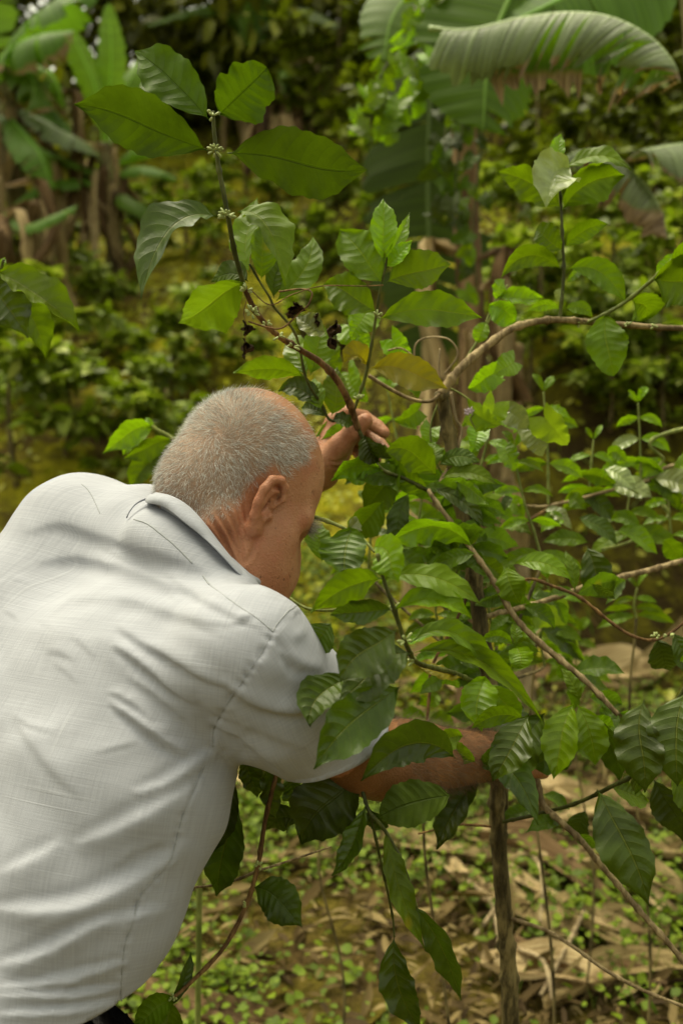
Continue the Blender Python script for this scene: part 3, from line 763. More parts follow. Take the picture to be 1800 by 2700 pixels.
    D += 0.0016 * np.sin(uv[:, 0] * 34 + 2.2 * np.sin(uv[:, 1] * 17)) * np.sin(uv[:, 1] * 27 + 1.7 * np.sin(uv[:, 0] * 13)) + 0.0005 * np.sin(uv[:, 0] * 110 + 3 * np.sin(uv[:, 1] * 40))
    V = V + N * D[:, None]
    o = mesh_obj("shirt", V, F, SHIRT, person, attrs={'cloth': cloth_uv(V)})
    # openings: hem, right cuff, left cuff, neck
    org = ORG[o.name]; bm = bmesh.new(); bm.from_mesh(o.data)
    def cut(p, n, ball=None, rad=0.2):
        fs = [f_ for f_ in bm.faces if ball is None or (f_.calc_center_median() - Vector(ball - org)).length < rad]
        g = set(fs)
        for f_ in fs: g.update(f_.edges); g.update(f_.verts)
        bmesh.ops.bisect_plane(bm, geom=list(g), plane_co=Vector(p - org), plane_no=Vector(n), clear_outer=True)
    cut(at(285, 2316, 0.985), -nrm(RX * -0.20 + UP * 0.98))
    nc = nrm(at(700, 1800, 1.09) - at(882, 1662, 1.16)); ad = nrm(SLV[2] - SR); cut(at(752, 1700, 1.125), nrm(ad - nc * (ad @ nc)), SLV[2], 0.125)
    cut(SL * 0.35 + ELL * 0.65, nrm(ELL - SL), ELL * 0.8 + SL * 0.2, 0.17)
    for v in bm.verts:
        if v.is_boundary and (v.co + Vector(org) - Vector(at(130, 2336, 1.1))).length < 0.5: v.co += Vector(SP) * 0.004 * math.sin((v.co @ Vector(SW)) * 30)
    bm.to_mesh(o.data); bm.free()
    so = o.modifiers.new("thickness", 'SOLIDIFY'); so.thickness = 0.0016; so.offset = -1
    return o, V, F
shirt, VS, FS = build_shirt()
NS = vnormals(VS, FS)
_q = VS - CAM; _d = _q @ FW
XYS = np.stack([(_q @ RX) / _d * FPX / K + 900 / K, -(_q @ UP) / _d * FPX / K + 1350 / K], 1)
_fr = (NS * nrm(CAM - VS)).sum(1) > 0.02
VSF, NSF, XYSF, DSF = VS[_fr], NS[_fr], XYS[_fr], _d[_fr]
def on_shirt(pts, lift=0.0, n=60):
    P = spline(pts, n); out = []
    for p in P:
        d2 = ((XYSF - p)**2).sum(1); k = np.argsort(d2)[:10]; k = k[DSF[k] < DSF[k].min() + 0.03]
        w = 1 / (d2[k] + 0.5); w /= w.sum()
        out.append((VSF[k] * w[:, None]).sum(0) + nrm((NSF[k] * w[:, None]).sum(0)) * lift)
    out = np.array(out)
    for _ in range(3): out[1:-1] = out[1:-1] * 0.5 + (out[:-2] + out[2:]) * 0.25
    return out
def seam(pts, r=0.0007, lift=0.0, mat=None, name="seam", n=60):
    P = on_shirt(pts, lift, n); V, F, uv = tube_arrays(P, r, 6)
    return mesh_obj(name, V, F, mat or SEAM, shirt, uv=uv, attrs={'cloth': cloth_uv(V)})
seam([(308, 1193), (338, 1203), (368, 1225), (405, 1257), (445, 1297), (482, 1344)], 0.0009, name="yoke_seam")
seam([(482, 1344), (545, 1390), (590, 1420), (626, 1450)], 0.0006, name="yoke_seam")
seam([(188, 1112), (206, 1130), (222, 1160), (230, 1180)], 0.0006, name="yoke_seam")
seam([(626, 1452), (640, 1428), (660, 1406), (684, 1388)], 0.0007, name="armhole_seam")
seam([(626, 1452), (600, 1500), (560, 1560), (520, 1620), (492, 1670), (488, 1716)], 0.0006, name="armhole_seam")
seam([(470, 1760), (425, 1860), (402, 1945), (385, 1985), (325, 2055), (305, 2120), (286, 2180), (280, 2260), (279, 2300)], 0.0006, name="side_seam")
# hanger loop at the yoke: a narrow band bridging two stitched ends
lp = on_shirt([(296, 1191), (318, 1172), (345, 1158), (372, 1150)], 0.0, 24)
t_ = np.linspace(0, 1, 24); lp += (BK + UP)[None] * (0.004 * np.sin(np.pi * t_)**0.7)[:, None] + BK * 0.003
Vl, Fl, ul = tube_arrays(lp, 0.0024, 8, flat=0.4); mesh_obj("hanger_loop", Vl, Fl, SHIRT, shirt, uv=ul, attrs={'cloth': cloth_uv(Vl)})

def build_collar():
    """fold-over collar: stand inside, fold line, fall outside; open at the throat"""
    up_ = [(560, 1262, 1.315), (500, 1215, 1.305), (440, 1168, 1.285), (388, 1140, 1.245), (362, 1132, 1.200), (364, 1133, 1.165), (385, 1137, 1.146), (412, 1149, 1.138), (441, 1171, 1.134), (471, 1205, 1.128), (502, 1245, 1.132), (530, 1280, 1.137), (552, 1304, 1.143), (580, 1322, 1.165), (606, 1338, 1.22)]
    lo_ = [(560, 1290, 1.325), (490, 1240, 1.315), (425, 1192, 1.290), (372, 1162, 1.250), (346, 1152, 1.205), (350, 1154, 1.162), (374, 1160, 1.140), (404, 1178, 1.128), (437, 1206, 1.121), (464, 1230, 1.116), (496, 1262, 1.114), (524, 1294, 1.116), (548, 1320, 1.122), (576, 1338, 1.150), (604, 1352, 1.21)]
    n = 80; U_ = spline([at(*p) for p in up_], n); L_ = spline([at(*p) for p in lo_], n)
    nd = nrm(hd(-0.03, 0, -0.04) - NB); cen = NB + nd * 0.02
    out = nrm((U_ - cen) - ((U_ - cen) @ nd)[:, None] * nd)
    t = np.linspace(0, 1, n)[:, None]
    rows = [U_ - nd * 0.034 - out * 0.002, U_ - nd * 0.016 - out * 0.0035, U_ - nd * 0.004 - out * 0.003, U_ + nd * 0.0005 - out * 0.0005, U_ - nd * 0.002 + out * 0.0028]
    for k in (0.25, 0.5, 0.75, 0.95, 1.0):
        rows.append(U_ * (1 - k) + L_ * k + out * (0.004 + 0.004 * math.sin(3.1 * k) + 0.0016 * np.sin(t * 34 + k * 2) * k))
    G = np.array(rows); m = len(rows); V = G.reshape(-1, 3)
    i, j = np.meshgrid(np.arange(m - 1), np.arange(n - 1), indexing='ij'); a = (i * n + j).ravel()
    F = np.stack([a, a + 1, a + n + 1, a + n], 1)
    o = mesh_obj("collar", V, F, SHIRT, shirt, attrs={'cloth': cloth_uv(V) * 1.0})
    o.modifiers.new("thickness", 'SOLIDIFY').thickness = 0.0014
    s = o.modifiers.new("soft", 'SUBSURF'); s.levels = s.render_levels = 1
build_collar()

def build_trousers():
    lo = at(-250, 2900, 1.1) * np.array([1, 1, 0]) - np.array([0.15, 0.3, 0]); hi = at(420, 2250, 1.1) + np.array([0.15, 0.4, 0.1])
    f = Field(np.array([lo[0], lo[1], -0.02]), np.array([hi[0], hi[1], PV[2] + 0.12]), 0.008)
    f.loft([at(0, 2700, 1.12), at(62, 2440, 1.125), at(88, 2330, 1.13)], [.158, .160, .156], [.110, .108, .104], SW, 0.03)
    hr_, hl_ = PV + SW * 0.095 + np.array([0, 0, -0.13]), PV - SW * 0.095 + np.array([0, 0, -0.13])
    for h, s in ((hr_, 1), (hl_, -1)):
        foot = np.array([h[0] + 0.03, h[1] + 0.05 + 0.05 * s, 0.07])
        f.chain([h, h * 0.5 + foot * 0.5 + np.array([0.02, 0.03, 0]), foot], [0.098, 0.078, 0.062], 0.05)
    V, F = f.mesh(4)
    m = NT("dark_trousers"); tc = m.n('TexCoord').outputs['Object']; n1 = m.noise(tc, 500, 3); n2 = m.noise(tc, 12, 3)
    col = m.mix(m.ramp(n2, 0.3, 0.7), (0.018, 0.018, 0.018), (0.034, 0.033, 0.031))
    mat = m.done(m.pbsdf(col, 0.75, m.bump(n1, 0.5, 0.002), 0.3))
    V, F = keep(V, F, (V - at(58, 2318, 1.11)) @ SP < 0.012)
    mesh_obj("trousers", V, F, mat, person)
    lm = NT("belt_leather"); n3 = lm.noise(lm.n('TexCoord').outputs['Object'], 120, 4)
    lmat = lm.done(lm.pbsdf(lm.mix(n3, (0.012, 0.010, 0.009), (0.04, 0.035, 0.03)), 0.42, lm.bump(n3, 0.4, 0.002), 0.5))
    n = 72; ang = np.linspace(0, 2 * np.pi, n, endpoint=False); c = at(84, 2350, 1.129); bx = np.cross(SP, SW); rows = []
    for dr, dz in ((0, -0.017), (0.004, -0.0185), (0.004, 0.0185), (0, 0.017)):
        rows.append([c + SW * math.cos(a) * (0.164 + dr) + bx * math.sin(a) * (0.111 + dr) + SP * dz for a in ang])
    G = np.array(rows).reshape(-1, 3); F = []
    for i in range(3):
        for j in range(n): k = (j + 1) % n; F.append((i * n + j, i * n + k, (i + 1) * n + k, (i + 1) * n + j))
    mesh_obj("belt", G, F, lmat, person)
    # belt loops
    for a in (-0.55, 0.25, 1.15, 2.0):
        pts = [c + SW * math.cos(-a) * (0.169 + b) + bx * math.sin(-a) * (0.116 + b) * (1 if (bx @ FW) > 0 else -1) * 1 + SP * z for b, z in ((-0.003, -0.030), (0.003, -0.020), (0.003, 0.020), (-0.003, 0.028))]
        V, F, uv = tube_arrays(spline(pts, 14), 0.006, 8, flat=0.35); mesh_obj("belt_loop", V, F, mat, person, uv=uv)
    for s in (1, -1):                                            # shoes
        h = PV + SW * 0.095 * s; ff = Field(np.array([h[0] - 0.15, h[1] - 0.15, -0.01]), np.array([h[0] + 0.4, h[1] + 0.4, 0.16]), 0.006)
        b = np.array([h[0] + 0.03, h[1] + 0.05 + 0.05 * s, 0.05]); d = nrm(np.array([0.75, 0.6, 0]))
        ff.chain([b - d * 0.04 + np.array([0, 0, 0.04]), b + d * 0.05, b + d * 0.16 - np.array([0, 0, 0.01])], [0.045, 0.046, 0.036], 0.03)
        Vs, Fs = ff.mesh(3); Vs[:, 2] = np.maximum(Vs[:, 2], 0.004); mesh_obj("shoe", Vs, Fs, lmat, person)
build_trousers()
# ================================================================== the coffee tree in his hands
TREE_BASE = at(1178, 2400, 1.50); TREE_BASE = np.array([TREE_BASE[0], TREE_BASE[1], 0.02])
tree = empty("coffee_tree", TREE_BASE, "slim coffee tree with glossy leaves that the man is reaching into", "tree")
tr_pts = [TREE_BASE + np.array([0.02, 0, -0.1]), TREE_BASE + np.array([0.012, 0, 0.25])]
tr_pts = tr_pts + [at(x, y, d) for x, y, d in ((1172, 2370, 1.49), (1165, 2200, 1.48), (1155, 2080, 1.47), (1146, 1950, 1.46), (1140, 1850, 1.455), (1143, 1740, 1.45), (1130, 1600, 1.45), (1108, 1480, 1.45), (1090, 1330, 1.46), (1062, 1180, 1.47), (1040, 1050, 1.47), (1018, 930, 1.46), (1012, 900, 1.45))]
trunk = tube("trunk", tr_pts, [0.0155, 0.0145, 0.0128, 0.0120, 0.0116, 0.0112, 0.0114, 0.0120, 0.0115, 0.0110, 0.0105, 0.0100, 0.009, 0.008], BM['trunk'], tree, n=110, sides=14, bumps=0.075, seed=4, nodes=0.055)

BR = {}
def branch(key, pts, rad, mat, n=None, nodes=0.05, sides=9, bumps=0.06, parent=None):
    b = tube("branch", [at(*p) for p in pts], [r * 0.001 for r in rad], BM[mat], parent or tree, n=n or len(pts) * 9, nodes=nodes, sides=sides, bumps=bumps, seed=len(BR) + 3)
    BR[key] = b; return b
def buds(parent, x, y, d, n=12, r=0.006, l=0.008, seed=0, mat=None):
    r_ = np.random.default_rng(seed + int(x)); mb = MB(); c = at(x, y, d)
    for _ in range(n):
        v = nrm(r_.normal(size=3) * np.array([1, 0.7, 0.6]) + np.array([0, -0.2, 0.25])); a = c + v * r * 0.45; b = c + v * (r * 0.45 + l * r_.uniform(0.6, 1.2))
        V, F, U = tube_arrays(spline([a, a * 0.45 + b * 0.55, b], 5), np.array([0.0008, 0.0013, 0.0016, 0.0015, 0.0006]), 6); mb.add(V, F, U)
    return mb.build("bud_cluster", BUD, parent, org=c)
_m = NT("bud_pale"); BUD = _m.done(_m.pbsdf(_m.mix(_m.noise(_m.n('TexCoord').outputs['Object'], 300, 2), (0.20, 0.27, 0.06), (0.42, 0.45, 0.19)), 0.5))

# the tall stem he bends down, its side stems
branch('tall', [(822, 985, 1.405), (812, 955, 1.395), (800, 920, 1.37), (770, 868, 1.34), (735, 832, 1.32), (692, 805, 1.30), (640, 772, 1.28), (600, 733, 1.26), (574, 690, 1.24), (562, 662, 1.228)],
       [5.2, 5.0, 4.8, 4.4, 4.0, 3.7, 3.4, 3.2], 'brown', nodes=0.07)
branch('tall2', [(563, 664, 1.229), (556, 640, 1.222), (539, 580, 1.202), (527, 515, 1.181), (515, 450, 1.17), (505, 400, 1.165), (498, 350, 1.16), (492, 300, 1.155), (489, 255, 1.15)], [2.9, 3.1, 3.0, 2.8, 2.7, 2.6, 2.4, 2.1], 'dgreen', nodes=0.09, parent=tree)
branch('side', [(815, 985, 1.42), (780, 968, 1.40), (756, 963, 1.395), (735, 925, 1.385), (703, 869, 1.365), (679, 769, 1.34), (632, 709, 1.32), (619, 683, 1.31), (596, 646, 1.30), (573, 606, 1.29)], [2.2, 2.0, 1.8, 1.6, 1.4], 'dgreen')
branch('sprig', [(812, 945, 1.40), (822, 915, 1.395), (840, 860, 1.385), (855, 780, 1.37), (864, 720, 1.36), (875, 655, 1.35), (885, 615, 1.345), (889, 590, 1.34)], [2.6, 2.3, 2.0, 1.6, 1.2], 'dgreen', nodes=0.06)
branch('arch', [(1012, 905, 1.45), (1035, 872, 1.45), (1065, 838, 1.45), (1110, 800, 1.46), (1170, 757, 1.47), (1230, 739, 1.48), (1290, 735, 1.49), (1380, 742, 1.50), (1480, 750, 1.51), (1570, 753, 1.52), (1700, 740, 1.55)], [7, 6.5, 6, 5.5, 5, 4.6, 4.3, 4], 'pale', nodes=0.045)
branch('upright', [(1284, 737, 1.49), (1290, 680, 1.485), (1294, 620, 1.48), (1291, 560, 1.475), (1288, 480, 1.47), (1284, 425, 1.465), (1284, 385, 1.46)], [2.8, 2.6, 2.4, 2.2, 1.6, 1.2], 'dgreen')
branch('twig', [(1345, 742, 1.495), (1395, 718, 1.47), (1440, 690, 1.45), (1500, 640, 1.42), (1540, 600, 1.40), (1580, 560, 1.38), (1650, 480, 1.35)], [2.4, 2.6, 2.8, 3.0, 3.0], 'lime')
branch('green', [(1030, 1075, 1.47), (1000, 1125, 1.44), (985, 1128, 1.425), (1010, 1165, 1.41), (1050, 1220, 1.40), (1090, 1272, 1.39), (1130, 1330, 1.385), (1165, 1392, 1.38), (1200, 1440, 1.375), (1250, 1486, 1.37), (1310, 1535, 1.36), (1360, 1580, 1.35), (1418, 1642, 1.34)], [3.4, 3.2, 3.2, 3.4, 3.8, 4.0, 4.2, 4.0, 3.6], 'pale', nodes=0.035)
branch('front', [(1130, 1590, 1.44), (1085, 1565, 1.34), (1040, 1545, 1.24), (1000, 1535, 1.14), (955, 1520, 1.05), (930, 1475, 1.01), (905, 1400, .995), (882, 1335, .99), (866, 1272, .985)], [3.2, 3.2, 3.0, 2.8, 2.5, 2.3, 2.0, 1.7], 'dgreen', nodes=0.06)
branch('cross', [(1142, 1890, 1.455), (1200, 1878, 1.42), (1265, 1862, 1.40), (1330, 1842, 1.37), (1400, 1808, 1.33), (1450, 1780, 1.31), (1500, 1720, 1.29), (1560, 1600, 1.28), (1590, 1560, 1.27)], [2.6, 2.6, 2.8, 3.0, 3.0, 2.8], 'dgreen', nodes=0.05)
branch('crossback', [(1140, 1900, 1.455), (1090, 1895, 1.46), (1040, 1896, 1.47), (960, 1915, 1.50)], [2.0, 1.8, 1.4], 'brown')
branch('lowright', [(1140, 1690, 1.45), (1190, 1715, 1.43), (1226, 1765, 1.42), (1246, 1845, 1.40), (1290, 1890, 1.385), (1335, 1932, 1.37), (1380, 1988, 1.36), (1425, 2040, 1.35), (1470, 2095, 1.34), (1520, 2150, 1.33), (1575, 2215, 1.32), (1650, 2300, 1.31)], [4.6, 4.4, 4.2, 4.0, 4.0, 3.8, 3.8], 'pale', nodes=0.04)
branch('lowest', [(1160, 2105, 1.475), (1200, 2118, 1.45), (1260, 2140, 1.43), (1320, 2178, 1.41), (1390, 2228, 1.39), (1470, 2272, 1.37), (1570, 2312, 1.36), (1640, 2340, 1.35)], [3.0, 2.8, 2.6, 2.6, 2.4, 2.2], 'pale', nodes=0.05)
branch('under', [(1150, 1760, 1.45), (1110, 1765, 1.38), (1060, 1775, 1.30), (960, 1790, 1.22), (850, 1785, 1.16), (829, 1790, 1.14), (836, 1830, 1.13), (850, 1868, 1.125), (882, 1905, 1.12), (925, 1985, 1.115), (958, 2090, 1.115)], [3, 3, 2.8, 2.6, 2.4, 2.2, 2, 1.6], 'dgreen')
branch('hang', [(850, 1868, 1.125), (870, 1960, 1.13), (890, 2050, 1.14), (902, 2110, 1.15), (905, 2152, 1.15)], [1.6, 1.4, 1.2], 'dgreen')
branch('reddish', [(980, 1660, 1.42), (985, 1600, 1.43), (992, 1530, 1.44), (1040, 1440, 1.45), (1090, 1330, 1.455)], [2.0, 2.2, 2.4, 2.4], 'brown', nodes=0.05)
branch('bristly', [(1170, 1350, 1.40), (1215, 1330, 1.40), (1265, 1345, 1.40), (1330, 1372, 1.40), (1400, 1428, 1.40), (1450, 1460, 1.40), (1500, 1470, 1.40), (1545, 1450, 1.395), (1600, 1400, 1.39)], [2.2, 2.2, 2.2, 2.0, 1.8], 'brown', nodes=0.03, bumps=0.08)
branch('pale2', [(1100, 1420, 1.45), (1180, 1400, 1.48), (1270, 1374, 1.52), (1350, 1345, 1.54), (1430, 1324, 1.56), (1500, 1307, 1.58), (1580, 1284, 1.60), (1650, 1270, 1.62)], [4, 4.2, 4.4, 4.4, 4.2], 'pale', nodes=0.06)
branch('behind', [(1130, 1650, 1.455), (1010, 1700, 1.42), (830, 1740, 1.36), (700, 1735, 1.30), (648, 1735, 1.27), (632, 1790, 1.25), (610, 1880, 1.24), (592, 1990, 1.23), (565, 2080, 1.22), (515, 2175, 1.20), (445, 2250, 1.18), (396, 2294, 1.17)], [3.6, 3.4, 3.2, 3.0, 3.0, 2.8, 2.8, 2.6, 2.4, 2.0], 'brown', nodes=0.05)
branch('behindtwig', [(592, 2000, 1.232), (640, 1985, 1.25), (700, 1965, 1.27), (760, 1945, 1.30)], [1.6, 1.4, 1.0], 'pale')
branch('behindtwig2', [(592, 2000, 1.232), (540, 2022, 1.25), (480, 2035, 1.27), (400, 2040, 1.30)], [1.8, 1.6, 1.4], 'pale')

L = leaf
B = BR['tall2']
L(B, 481, 276, 301, 110, 118, 1.15, 0.02, 398, 175, kind='back', roll=10, fold=.12)
L(B, 504, 262, 618, 158, 142, 1.15, -.02, 560, 215, kind='back', roll=22, fold=.2, shape='oval', wave=.2)
L(B, 478, 345, 170, 240, 136, 1.16, -.05, 325, 272, kind='back', roll=-8, fold=.15, wave=.14)
L(B, 522, 352, 842, 393, 150, 1.16, -.04, 690, 374, kind='back', roll=12, fold=.08, wave=.08)
L(B, 499, 497, 316, 684, 130, 1.18, -.06, 385, 520, kind='dark', roll=52, fold=.3, wave=.12, curl=.1)
L(B, 546, 485, 662, 655, 116, 1.18, -.04, 618, 520, kind='mid', roll=-50, fold=.3)
L(B, 563, 648, 408, 752, 120, 1.22, .05, 490, 692, kind='mid', roll=-22, fold=.22, wave=.12)
L(B, 570, 645, 482, 648, 60, 1.225, .03, 530, 628, kind='back', roll=30)
L(BR['tall'], 748, 762, 678, 722, 62, 1.28, .0, 715, 752, kind='gloss', roll=25, fold=.5)
for x, y, d, n in ((494, 346, 1.145, 16), (520, 496, 1.165, 18), (489, 266, 1.14, 6), (578, 716, 1.225, 14), (566, 668, 1.22, 7), (640, 772, 1.265, 6), (672, 796, 1.275, 6), (612, 748, 1.25, 5)):
    buds(B if y < 640 else BR['tall'], x, y, d, n, 0.007 if n > 10 else 0.0045)
B = BR['side']
L(B, 600, 642, 604, 508, 72, 1.30, .0, 600, 575, kind='mid', roll=14)
L(B, 575, 628, 591, 452, 70, 1.295, .03, 562, 540, kind='young', roll=-35)
L(B, 634, 690, 716, 540, 76, 1.315, .02, 694, 620, kind='mid', roll=-20)
L(B, 630, 685, 656, 560, 60, 1.315, .03, 640, 620, kind='back', roll=20)
L(B, 700, 868, 538, 862, 62, 1.365, -.02, 618, 842, kind='mid', roll=-28, fold=.2)
L(B, 738, 932, 640, 899, 66, 1.385, .0, 690, 900, kind='dark', roll=35)
L(B, 752, 958, 690, 936, 46, 1.395, .02, 722, 938, kind='dark', roll=30)
L(B, 712, 862, 742, 745, 74, 1.37, .02, 726, 800, kind='mid', roll=8)
L(B, 705, 862, 668, 756, 62, 1.37, .04, 684, 810, kind='young', roll=-10)
L(B, 762, 955, 776, 838, 66, 1.39, .01, 772, 900, kind='mid', roll=12)
L(B, 738, 940, 722, 866, 46, 1.38, .02, 726, 905, kind='young', roll=0)
B = BR['sprig']
L(B, 885, 604, 881, 452, 66, 1.345, .0, 880, 525, kind='young', roll=12, fold=.3)
L(B, 892, 604, 942, 487, 34, 1.345, .02, 914, 548, kind='young', roll=20, fold=.3)
L(B, 889, 612, 946, 551, 40, 1.345, -.01, 914, 584, kind='young', roll=-25)
L(B, 878, 652, 779, 522, 106, 1.35, .02, 824, 590, kind='mid', roll=10, fold=.15)
L(B, 886, 648, 1036, 606, 92, 1.35, -.02, 960, 610, kind='mid', roll=-10, fold=.12)
L(B, 866, 718, 741, 652, 96, 1.36, .0, 800, 672, kind='mid', roll=18, wave=.2)
L(B, 872, 733, 1106, 730, 84, 1.36, -.03, 990, 714, kind='mid', roll=-12, fold=.12, wave=.12)
L(B, 853, 846, 1028, 892, 82, 1.38, -.03, 940, 848, kind='yellow', roll=-14, fold=.12)
L(B, 846, 842, 786, 838, 58, 1.385, -.02, 818, 812, kind='yellow', roll=38, fold=.5)
buds(B, 864, 727, 1.35, 7, .004); buds(B, 826, 918, 1.385, 6, .004)
B = BR['upright']
L(B, 1284, 386, 1289, 306, 36, 1.46, .0, 1280, 345, kind='young', roll=10, fold=.3)
L(B, 1288, 478, 1140, 396, 84, 1.47, .03, 1222, 428, kind='mid', roll=-30)
L(B, 1308, 386, 1252, 468, 116, 1.46, -.06, 1268, 408, kind='gloss', roll=6, fold=.35, label="pale shiny leaf catching the sky")
L(B, 1290, 482, 1436, 404, 92, 1.47, -.01, 1350, 420, kind='mid', roll=8)
L(B, 1292, 388, 1452, 386, 62, 1.465, -.02, 1370, 360, kind='mid', roll=-52)
L(B, 1292, 576, 1228, 528, 60, 1.475, .0, 1254, 542, kind='mid', roll=10, shape='oval')
L(B, 1297, 568, 1398, 516, 48, 1.475, -.02, 1340, 530, kind='mid', roll=16)
L(B, 1288, 618, 1150, 640, 56, 1.48, -.02, 1215, 594, kind='mid', roll=-20)
L(B, 1304, 618, 1438, 696, 62, 1.48, -.03, 1382, 630, kind='mid', roll=-12)
L(B, 1286, 712, 1210, 716, 28, 1.485, -.01, 1248, 698, kind='young', roll=-18)
L(B, 1297, 708, 1362, 730, 34, 1.485, -.01, 1330, 704, kind='mid', roll=-20)
L(B, 1291, 660, 1276, 692, 26, 1.485, .02, kind='gloss', roll=30); L(B, 1300, 650, 1338, 616, 22, 1.48, .02, kind='young', roll=20)
B = BR['twig']
L(B, 1392, 722, 1408, 864, 92, 1.475, -.02, 1388, 790, kind='mid', roll=6, fold=.1, shape='oval')
L(B, 1450, 690, 1482, 736, 84, 1.45, .02, 1470, 700, kind='mid', roll=-10, shape='oval')
L(B, 1500, 640, 1640, 712, 130, 1.42, -.03, 1570, 650, kind='mid', roll=8)
L(B, 1536, 604, 1640, 560, 70, 1.40, -.03, kind='mid', roll=20); L(B, 1568, 575, 1500, 640, 40, 1.40, .05, kind='young', roll=40)
for x in (1330, 1395, 1438, 1502): buds(BR['arch'], x, 742 + (x - 1330) * .05, 1.495, 6, .004, .006, x)
B = BR['green']
L(B, 1004, 1092, 884, 1040, 80, 1.43, -.04, 946, 1048, kind='mid', roll=-12, fold=.15)
L(B, 1006, 1070, 1102, 1062, 46, 1.45, -.03, 1052, 1046, kind='dark', roll=-20)
L(B, 1012, 1098, 1142, 1112, 44, 1.44, -.03, 1080, 1086, kind='mid', roll=-32)
L(B, 1006, 1068, 984, 1014, 44, 1.45, .02, kind='mid', roll=30)
L(B, 992, 1124, 1112, 1212, 46, 1.425, -.02, 1066, 1148, kind='dark', roll=-22)
L(B, 985, 1126, 880, 1020, 70, 1.43, .02, 930, 1090, kind='mid', roll=-30)
L(B, 1086, 1260, 876, 1262, 74, 1.39, -.05, 985, 1212, kind='young', roll=-34, fold=.3, wave=.15)
L(B, 1052, 1222, 1024, 1290, 96, 1.41, .06, kind='mid', roll=14)
L(B, 1166, 1300, 1194, 1392, 74, 1.39, -.02, 1168, 1346, kind='mid', roll=16)
L(B, 1092, 1276, 1160, 1330, 50, 1.40, .03, kind='mid', roll=-20)
L(B, 1180, 1296, 1312, 1332, 50, 1.40, -.02, 1250, 1290, kind='young', roll=-26)
L(B, 1186, 1486, 1190, 1538, 58, 1.365, -.02, kind='young', roll=6, shape='oval')
L(B, 1178, 1482, 1102, 1474, 30, 1.37, -.01, 1140, 1462, kind='young', roll=-10)
L(B, 1182, 1480, 1180, 1426, 28, 1.37, .01, kind='young', roll=18)
L(B, 1330, 1612, 1284, 1530, 34, 1.345, .01, 1318, 1572, kind='mid', roll=15)
L(B, 1316, 1616, 1270, 1790, 88, 1.34, -.03, 1290, 1700, kind='young', roll=14, fold=.3, wave=.07)
L(B, 1324, 1618, 1366, 1758, 84, 1.34, -.01, 1356, 1690, kind='young', roll=-18, fold=.2, wave=.07)
L(B, 1356, 1340, 1412, 1372, 30, 1.39, .0, kind='dark', roll=40)
L(B, 1250, 1640, 1180, 1810, 106, 1.36, -.02, 1205, 1720, kind='shade', roll=14)
L(B, 1290, 1650, 1206, 1758, 90, 1.37, .0, 1262, 1720, kind='dark', roll=-25)
L(B, 1345, 1630, 1420, 1800, 70, 1.35, .02, 1400, 1710, kind='dark', roll=30)
L(B, 1350, 1655, 1412, 1668, 44, 1.36, .02, kind='young', roll=10)
B = BR['front']
L(B, 806, 1214, 792, 1328, 112, 1.045, -.03, 802, 1270, kind='dark', roll=10, fold=.15, wave=.16)
L(B, 856, 1258, 912, 1338, 92, 1.005, -.03, 894, 1280, kind='young', roll=12)
L(B, 878, 1330, 716, 1412, 84, 0.995, -.02, 800, 1346, kind='mid', roll=-24, fold=.2)
L(B, 890, 1326, 1108, 1388, 72, 0.995, -.02, 1000, 1328, kind='mid', roll=-30, fold=.25)
L(B, 908, 1402, 1082, 1418, 62, 0.995, -.03, 1000, 1376, kind='mid', roll=-34)
L(B, 902, 1398, 756, 1416, 66, 0.995, .0, 826, 1398, kind='dark', roll=-20)
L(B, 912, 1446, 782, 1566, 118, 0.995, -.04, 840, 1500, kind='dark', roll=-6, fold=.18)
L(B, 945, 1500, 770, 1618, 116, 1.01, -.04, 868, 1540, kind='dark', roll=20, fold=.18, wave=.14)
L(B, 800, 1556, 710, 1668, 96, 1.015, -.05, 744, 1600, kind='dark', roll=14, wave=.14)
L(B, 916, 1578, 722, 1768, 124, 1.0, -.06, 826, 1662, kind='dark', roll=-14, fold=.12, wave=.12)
L(B, 760, 1430, 712, 1500, 80, 1.035, .02, kind='dark', roll=10)
L(B, 942, 1476, 1162, 1580, 58, 1.005, .06, 1050, 1456, kind='mid', roll=-34, fold=.3, wave=.16)
L(B, 952, 1500, 1246, 1656, 60, 1.015, .06, 1100, 1516, kind='mid', roll=-30, fold=.3, wave=.2)
L(B, 1112, 1556, 1106, 1680, 86, 1.34, -.04, 1106, 1612, kind='young', roll=-12, fold=.2)
L(B, 1120, 1570, 1196, 1660, 60, 1.38, -.02, kind='young', roll=20)
L(B, 1136, 1600, 1190, 1740, 90, 1.41, -.05, 1180, 1660, kind='dark', roll=-16)
L(B, 1060, 1556, 960, 1530, 40, 1.25, -.02, kind='yellow', roll=40)
buds(B, 930, 1472, 1.0, 6, .004); buds(B, 952, 1518, 1.035, 6, .004); buds(B, 906, 1400, 1.0, 4, .004)
B = BR['under']
L(B, 1046, 1742, 830, 1796, 100, 1.10, -.04, 940, 1712, kind='dark', roll=-16, fold=.2, wave=.12)
L(B, 1038, 1826, 868, 1876, 104, 1.12, -.02, 950, 1846, kind='back', roll=6, fold=.06, shape='oval')
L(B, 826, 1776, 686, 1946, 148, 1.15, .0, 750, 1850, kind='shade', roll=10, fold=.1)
L(B, 838, 1848, 757, 2010, 64, 1.125, -.02, 806, 1936, kind='dark', roll=34, fold=.5)
L(B, 884, 1906, 978, 2180, 64, 1.12, -.02, 916, 2030, kind='mid', roll=-32, wave=.16)
L(B, 948, 2080, 1054, 2306, 70, 1.115, .0, 1012, 2176, kind='dark', roll=30, wave=.1)
L(B, 846, 1855, 880, 1905, 46, 1.13, .02, kind='dark', roll=20)
L(B, 1090, 1748, 1238, 1896, 76, 1.30, -.06, 1176, 1780, kind='dark', roll=-18, fold=.2)
